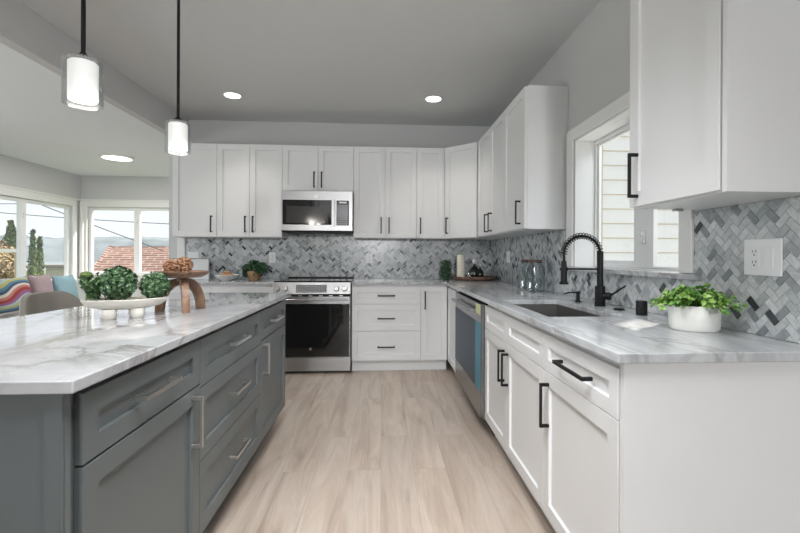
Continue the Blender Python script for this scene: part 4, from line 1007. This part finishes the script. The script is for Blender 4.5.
# ------------------------------------------------------------------ potted plant by the window
pc = Vector((1.142, 1.520, CT))
r = thing('potted_plant', 'bright green leafy plant in a white oval pot, in front of the window end', 'plant', tuple(pc))
prot = 0.75
prot = -0.55
MB().lathe([(0, 0.001), (0.068, 0.001), (0.074, 0.010), (0.0765, 0.088), (0.074, 0.091), (0.070, 0.088), (0.066, 0.076), (0, 0.074)], pc, 48, 1.08, 0.80, prot).build('pot', 'ceramic_white', r, smooth=True)
MB().lathe([(0, 0.0745), (0.062, 0.0765), (0.062, 0.079), (0, 0.081)], pc, 32, 1.05, 0.78, prot).build('soil', 'soil', r)
mb = MB(); st = MB(); rnd = random.Random(21)
for i in range(75):
    a = rnd.uniform(0, 2 * PI); R = rnd.uniform(0.03, 0.125); top = rnd.uniform(0.065, 0.108) * (1.0 - 0.35 * (R / 0.12))
    vx = Vector((math.cos(a), math.sin(a), 0)); dirx = Vector((vx.x * 1.05, vx.y * 1.1, 0))
    if pc.x + dirx.x * R > XW - 0.035: dirx.x *= 0.55
    P = [pc + Vector((0, 0, 0.07)) + dirx * R * (k / 5) + Vector((0, 0, top * math.sin((k / 5) * PI * 0.62) - 0.028 * (k / 5) ** 3 * (R / 0.11))) for k in range(6)]
    st.tube(P, 0.0011, 4)
    for k in range(2, 6):
        for q in range(4):
            leaf(mb, P[k] + rdir(rnd) * 0.009, Vector((0, 0, 1)) + dirx * 0.5 + rdir(rnd) * 0.6, dirx + rdir(rnd) * 0.9, rnd.uniform(0.020, 0.030), rnd.uniform(0.015, 0.021))
for v in mb.bm.verts:
    if v.co.x > XW - 0.012: v.co.x = XW - 0.012
    if v.co.z < CT + 0.012: v.co.z = CT + 0.012
st.build('stem', 'moss_green', r); mb.build('foliage', 'bright_leaf', r, normals=False)

# ------------------------------------------------------------------ stool behind the island
def stool(x, y, label):
    r = thing('counter_stool', label, 'stool', (x, y, 0))
    mb = MB(); R = 0.36; n = 28
    rows = 6; V = []
    for i in range(n + 1):
        t = PI - 0.80 + 1.60 * i / n
        e = abs(i / n - 0.5) * 2
        top = 0.950 - 0.13 * e ** 4; bot = 0.66
        col = []
        for j in range(rows + 1):
            z = bot + (top - bot) * j / rows; rr = R + 0.02 * j / rows
            col.append(((rr * math.cos(t), rr * math.sin(t), z), ((rr - 0.032) * math.cos(t), (rr - 0.032) * math.sin(t), z)))
        V.append([[mb.bm.verts.new((x + 0.10 + p[0] * 0.95, y + p[1], p[2])) for p in pr_] for pr_ in col])
    for i in range(n):
        for j in range(rows):
            A, B = V[i], V[i + 1]
            mb.bm.faces.new([A[j][0], B[j][0], B[j + 1][0], A[j + 1][0]]); mb.bm.faces.new([A[j][1], A[j + 1][1], B[j + 1][1], B[j][1]])
        mb.bm.faces.new([V[i][rows][0], V[i + 1][rows][0], V[i + 1][rows][1], V[i][rows][1]])
        mb.bm.faces.new([V[i][0][0], V[i][0][1], V[i + 1][0][1], V[i + 1][0][0]])
    for C_ in (V[0], V[-1]):
        for j in range(rows): mb.bm.faces.new([C_[j][0], C_[j + 1][0], C_[j + 1][1], C_[j][1]])
    mb.build('backrest', 'taupe_leather', r, smooth=True, bevel=0.008)
    MB().lathe([(0, 0.595), (0.19, 0.595), (0.215, 0.61), (0.218, 0.635), (0.20, 0.658), (0, 0.662)], (x + 0.01, y, 0), 36, 0.92, 0.92).build('seat', 'taupe_leather', r, smooth=True)
    for sx in (-1, 1):
        for sy in (-1, 1):
            MB().tube([(x + sx * 0.13, y + sy * 0.13, 0.594), (x + sx * 0.19, y + sy * 0.19, 0.001)], [0.014, 0.009], 10).build('leg', K_, r, smooth=True)
    q = 0.171
    MB().tube([(x - q, y - q, 0.2), (x + q, y - q, 0.2), (x + q, y + q, 0.2), (x - q, y + q, 0.2), (x - q, y - q, 0.2)], 0.007, 8).build('footrest', K_, r)
stool(-1.83, 2.78, 'taupe counter stool with a low curved back behind the island')

# ------------------------------------------------------------------ sofa and cushions
r = thing('window_sofa', 'white upholstered sofa under the left dining windows', 'sofa', (-4.3, 5.5, 0))
sy0, sy1 = 4.3, 6.62
MB().box(-4.72, -3.92, sy0, sy1, 0.10, 0.30).build('base', 'sofa_fabric', r, bevel=0.02)
for ky in range(3):
    a = sy0 + 0.16 + ky * (sy1 - sy0 - 0.32) / 3; b_ = a + (sy1 - sy0 - 0.32) / 3 - 0.006
    MB().box(-4.50, -3.90, a, b_, 0.302, 0.47).build('seat_cushion', 'sofa_fabric', r, bevel=0.04, bseg=3, smooth=True)
MB().box(-4.74, -4.52, sy0, sy1, 0.302, 0.81).build('backrest', 'sofa_fabric', r, bevel=0.04, bseg=3, smooth=True)
for a in (sy0, sy1 - 0.15): MB().box(-4.515, -3.92, a, a + 0.15, 0.302, 0.82).build('armrest', 'sofa_fabric', r, bevel=0.035, bseg=3, smooth=True)
for sx in (-4.66, -3.98):
    for sy in (sy0 + 0.06, sy1 - 0.06): MB().cyl((sx, sy, 0.0), 0.018, 0.099, 12).build('leg', 'walnut', r, smooth=True)
def pillow(name, c, wd, ht, th, rz, tilt, m, label):
    mb = MB(); N = 18; G = []
    for sgn in (1, -1):
        g = []
        for i in range(N + 1):
            row = []
            for j in range(N + 1):
                u, v = 2 * i / N - 1, 2 * j / N - 1
                pin = 1 - 0.10 * (1 - abs(u)) * 0 - 0.07 * (1 - u * u) * abs(v) ** 3 if False else 1
                x = u * wd / 2 * (1 - 0.09 * (1 - v * v) * abs(u) ** 2); z = v * ht / 2 * (1 - 0.09 * (1 - u * u) * abs(v) ** 2)
                d = sgn * th / 2 * ((1 - u ** 4) * (1 - v ** 4)) ** 0.5
                row.append(mb.bm.verts.new((d, x, z)))
            g.append(row)
        for i in range(N):
            for j in range(N): mb.bm.faces.new([g[i][j], g[i + 1][j], g[i + 1][j + 1], g[i][j + 1]])
    bmesh.ops.remove_doubles(mb.bm, verts=mb.bm.verts, dist=1e-5)
    o = mb.build(name, m, smooth=True, local=True)
    o.location = c; o.rotation_euler = (0, tilt, rz)
    tag(o, label, 'cushion', 'cushions on the white sofa')
    return o
pillow('cushion', (-4.26, 5.28, 0.700), 0.56, 0.44, 0.17, 0.05, -0.22, 'swirl_fabric', 'multicoloured swirl-patterned cushion on the sofa, leftmost of the three')
pillow('cushion', (-4.27, 5.735, 0.715), 0.33, 0.44, 0.15, 0.0, -0.22, 'mauve_fabric', 'dusty mauve cushion in the middle of the sofa cushions')
pillow('cushion', (-4.22, 6.085, 0.700), 0.36, 0.42, 0.14, 0.0, -0.20, 'blue_fabric', 'pale blue cushion at the right end of the sofa')

# ------------------------------------------------------------------ outside
struct(MB().box(-60, 25, YD + 0.3, 70, -1.3, -1.2).box(-60, XL - 0.3, -20, YD + 0.3, -1.3, -1.2).build('ground', 'grass_ground', local=True))
struct(MB().box(XW + 0.3, 25, -6, YD + 0.3, -1.3, -1.2).build('ground_side', 'siding_cream', local=True))
struct(MB().box(-1400, 500, 71, 1200, -7.2, -7.0).build('water', 'lake_water', local=True))
def hills(name, R0, h0, amp, seed, label):
    mb = MB(); rings = []
    for i in range(161):
        a = math.radians(-75 + 100 * i / 160); row = []
        hh = h0 + amp * (noise.noise(Vector((i * 0.055, seed, 0))) + 0.5 * noise.noise(Vector((i * 0.4, seed, 3))) + 0.3 * noise.noise(Vector((i * 1.3, seed, 7))))
        for k, (dr, f) in enumerate(((0, 0), (20, 0.45), (60, 0.8), (110, 1.0), (240, 0.3))):
            rr = R0 + dr; row.append(mb.bm.verts.new((rr * math.sin(a), rr * math.cos(a), -7.5 + (hh + 7.5) * f)))
        rings.append(row)
    for A, B in zip(rings, rings[1:]):
        for k in range(4): mb.bm.faces.new([A[k], B[k], B[k + 1], A[k + 1]])
    struct(mb.build(name, 'hazed_hill', local=True, smooth=True))
hills('hills', 620, 25, 8, 1.7, '')
# neighbour's house with hip roof
r = thing('neighbour_house', 'low house with a brick-red tiled hip roof seen through the dining window', 'house', (-8.5, 15.5, -1.2))
mb = MB()
e0, e1, ez, rz_ = (-13.5, -2.5), (11.8, 19.0), -1.02 + 0.65, 1.42
pts = {'a': (-8.4, 12.0, ez), 'b': (-1.2, 12.0, ez), 'c': (-1.2, 19.0, ez), 'd': (-10.6, 19.0, ez), 'e': (-9.2, 15.5, 1.47), 'f': (-3.9, 15.5, 1.49)}
T_ = {k: Vector(v) for k, v in pts.items()}
for q in ('abfe', 'bcf', 'cdef', 'dae'): mb.poly([T_[k] for k in q])
mb.build('roof', 'brick_red_shingles', r, thick=0.12)
MB().box(-8.3, -1.5, 12.3, 18.7, -1.2, ez - 0.02).build('wall', 'house_wall', r)
r = thing('flat_roofed_garage', 'flat brown-roofed building below the water, seen through the left dining window', 'garage', (-13.4, 22.4, -1.2))
MB().box(-15.3, -11.4, 20.8, 24.0, -1.2, 0.56).build('wall', 'house_wall', r)
MB().box(-15.6, -11.2, 20.5, 24.3, 0.565, 0.70).build('roof', 'flat_roof_brown', r, bevel=0.02)
def conifer(x, y, z0, h, rr, m, label, group, n=1100, L=0.11, top=0.0):
    r = thing('conifer_tree', label, 'tree', (x, y, z0), group)
    MB().cyl((x, y, z0), rr * 0.12, h * 0.5, 8).build('trunk', 'tree_bark', r)
    mb = MB(); rnd = random.Random(int(x * 10)); 
    mb.lathe([(0, 0.1), (rr * 0.72, h * 0.12), (rr * 0.6, h * 0.45), (rr * 0.25, h * 0.8), (0, h * 0.97)], (x, y, z0), 12)
    for _ in range(n):
        t = rnd.random() ** 1.3; a = rnd.uniform(0, 2 * PI); q = rr * (1 - t) ** 0.75 * rnd.uniform(0.65, 1.05) + 0.02
        d = Vector((math.cos(a), math.sin(a), 0.5))
        leaf(mb, Vector((x + q * math.cos(a), y + q * math.sin(a), z0 + 0.15 + t * h * 0.97)), d + rdir(rnd) * 0.5, Vector((0, 0, 1)) + rdir(rnd) * 0.7, L, L * 0.5)
    mb.build('foliage', m, r, normals=False)
gT = 'trees outside the left dining window'
def at(px, Y):  # map a picture column to an X at the given Y through the camera's ray
    u = (px - 408.78) / 433.84
    t = math.tan(math.atan(u) + 0.0623)
    return t * Y
conifer(at(33.0, 13.0), 13.0, -1.2, 2.95, 0.20, 'conifer_leaf', 'left of the two slim dark cypresses outside the dining window', gT)
conifer(at(39.7, 13.6), 13.6, -1.2, 2.80, 0.19, 'conifer_leaf', 'right of the two slim dark cypresses outside the dining window', gT)
conifer(at(11.0, 12.0), 12.0, -1.2, 3.15, 0.50, 'conifer_leaf', 'broad conical evergreen outside the leftmost dining pane', gT, n=2200)
conifer(at(20.0, 14.2), 14.2, -1.2, 2.6, 0.20, 'conifer_leaf', 'short slim evergreen right of the broad conical one', gT)
r = thing('autumn_tree', 'tan and russet leafed tree at the far left edge of the view', 'tree', (at(-9, 10.9), 11, -1.2), gT)
x_, y_ = at(-9, 10.9), 10.9
MB().tube([(x_, y_, -1.2), (x_ + 0.05, y_, 0.3), (x_, y_, 1.3)], [0.12, 0.09, 0.04], 8).build('trunk', 'tree_bark', r)
mb = MB(); leaf_ball(mb, (x_, y_, 0.9), 0.62, 1300, 0.12, 0.08, random.Random(3), sz=1.0, inner=0.4); mb.build('foliage', 'autumn_leaf', r, normals=False)
r = thing('garden_rail', 'white horizontal garden rail outside the leftmost dining pane', 'rail', (at(0, 9.9), 9.9, -1.2))
xa_, xb_ = at(-30, 9.9), at(20, 9.9)
MB().box(xa_, xb_, 9.88, 9.94, 1.22, 1.29).build('rail', 'rail_white', r)
for x in (xb_ - 0.06, (xa_ + xb_) / 2, xa_ + 0.03): MB().box(x - 0.035, x + 0.035, 9.875, 9.945, -1.2, 1.2195).build('post', 'tan_board', r)
def cable(p, q, sag, label):
    P = [Vector(p).lerp(Vector(q), i / 30) - Vector((0, 0, sag * 4 * (i / 30) * (1 - i / 30))) for i in range(31)]
    tag(MB().tube(P, 0.014, 5).build('power_line', 'cable_black'), label, 'cable', 'power lines outside')
def ray(px, py, Y):
    a = px - 408.78; b_ = py - 255.73; u = a + b_ * 0.0043; v = -a * 0.0043 + b_
    X_ = u / 433.84; c_, s_ = math.cos(0.0623), math.sin(0.0623)
    x = X_ * c_ + s_; y = -X_ * s_ + c_; k = Y / y
    return Vector((x * k, Y, 1.1812 - v / 433.84 * k))
cable(ray(12, 193, 13), ray(260, 283, 17), 0.10, 'steeper power line sloping down across both dining windows')
cable(ray(-40, 209, 16), ray(300, 228, 16), 0.12, 'lower nearly level power line across both dining windows')
cable(ray(-40, 203, 18), ray(22, 203.5, 18), 0.02, 'short upper level power line in the leftmost dining pane')
cable(ray(128, 206, 14), ray(300, 221, 14), 0.02, 'upper right power line at the top of the back dining window')

# lap-sided wing seen through the sink window
r = thing('sided_wing', 'white lap-sided house wall seen through the window over the sink', 'wall', (3.4, 4.75, -1.2))
mb = MB(); zz = -1.166; k = 0
while zz < 5.7:
    mb.hexa([Vector((2.40, 4.600, zz)), Vector((4.62, 4.600, zz)), Vector((4.62, 4.64, zz)), Vector((2.40, 4.64, zz)),
             Vector((2.40, 4.618, zz + 0.1595)), Vector((4.62, 4.618, zz + 0.1595)), Vector((4.62, 4.64, zz + 0.1595)), Vector((2.40, 4.64, zz + 0.1595))])
    zz += 0.159
mb.build('siding', 'siding_cream', r)
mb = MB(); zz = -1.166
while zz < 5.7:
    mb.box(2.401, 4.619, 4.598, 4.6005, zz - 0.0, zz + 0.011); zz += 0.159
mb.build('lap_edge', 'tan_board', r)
MB().box(2.335, 2.399, 4.585, 4.70, -1.2, 5.9).build('corner_board', 'tan_board', r)
MB().box(2.40, 4.62, 4.645, 4.9, -1.2, 5.8).build('wall_core', 'siding_cream', r)  # unseen height and right end shaped to block most of the sun
# unseen eave board above the sink window, added to cut off high sun
tag(MB().box(XW + 0.21, XW + 1.0, 0.6, 4.2, 2.62, 2.74).build('sun_block_eave', 'eave_white'), 'unseen white eave board added outside the sink window to block sun', 'eave')
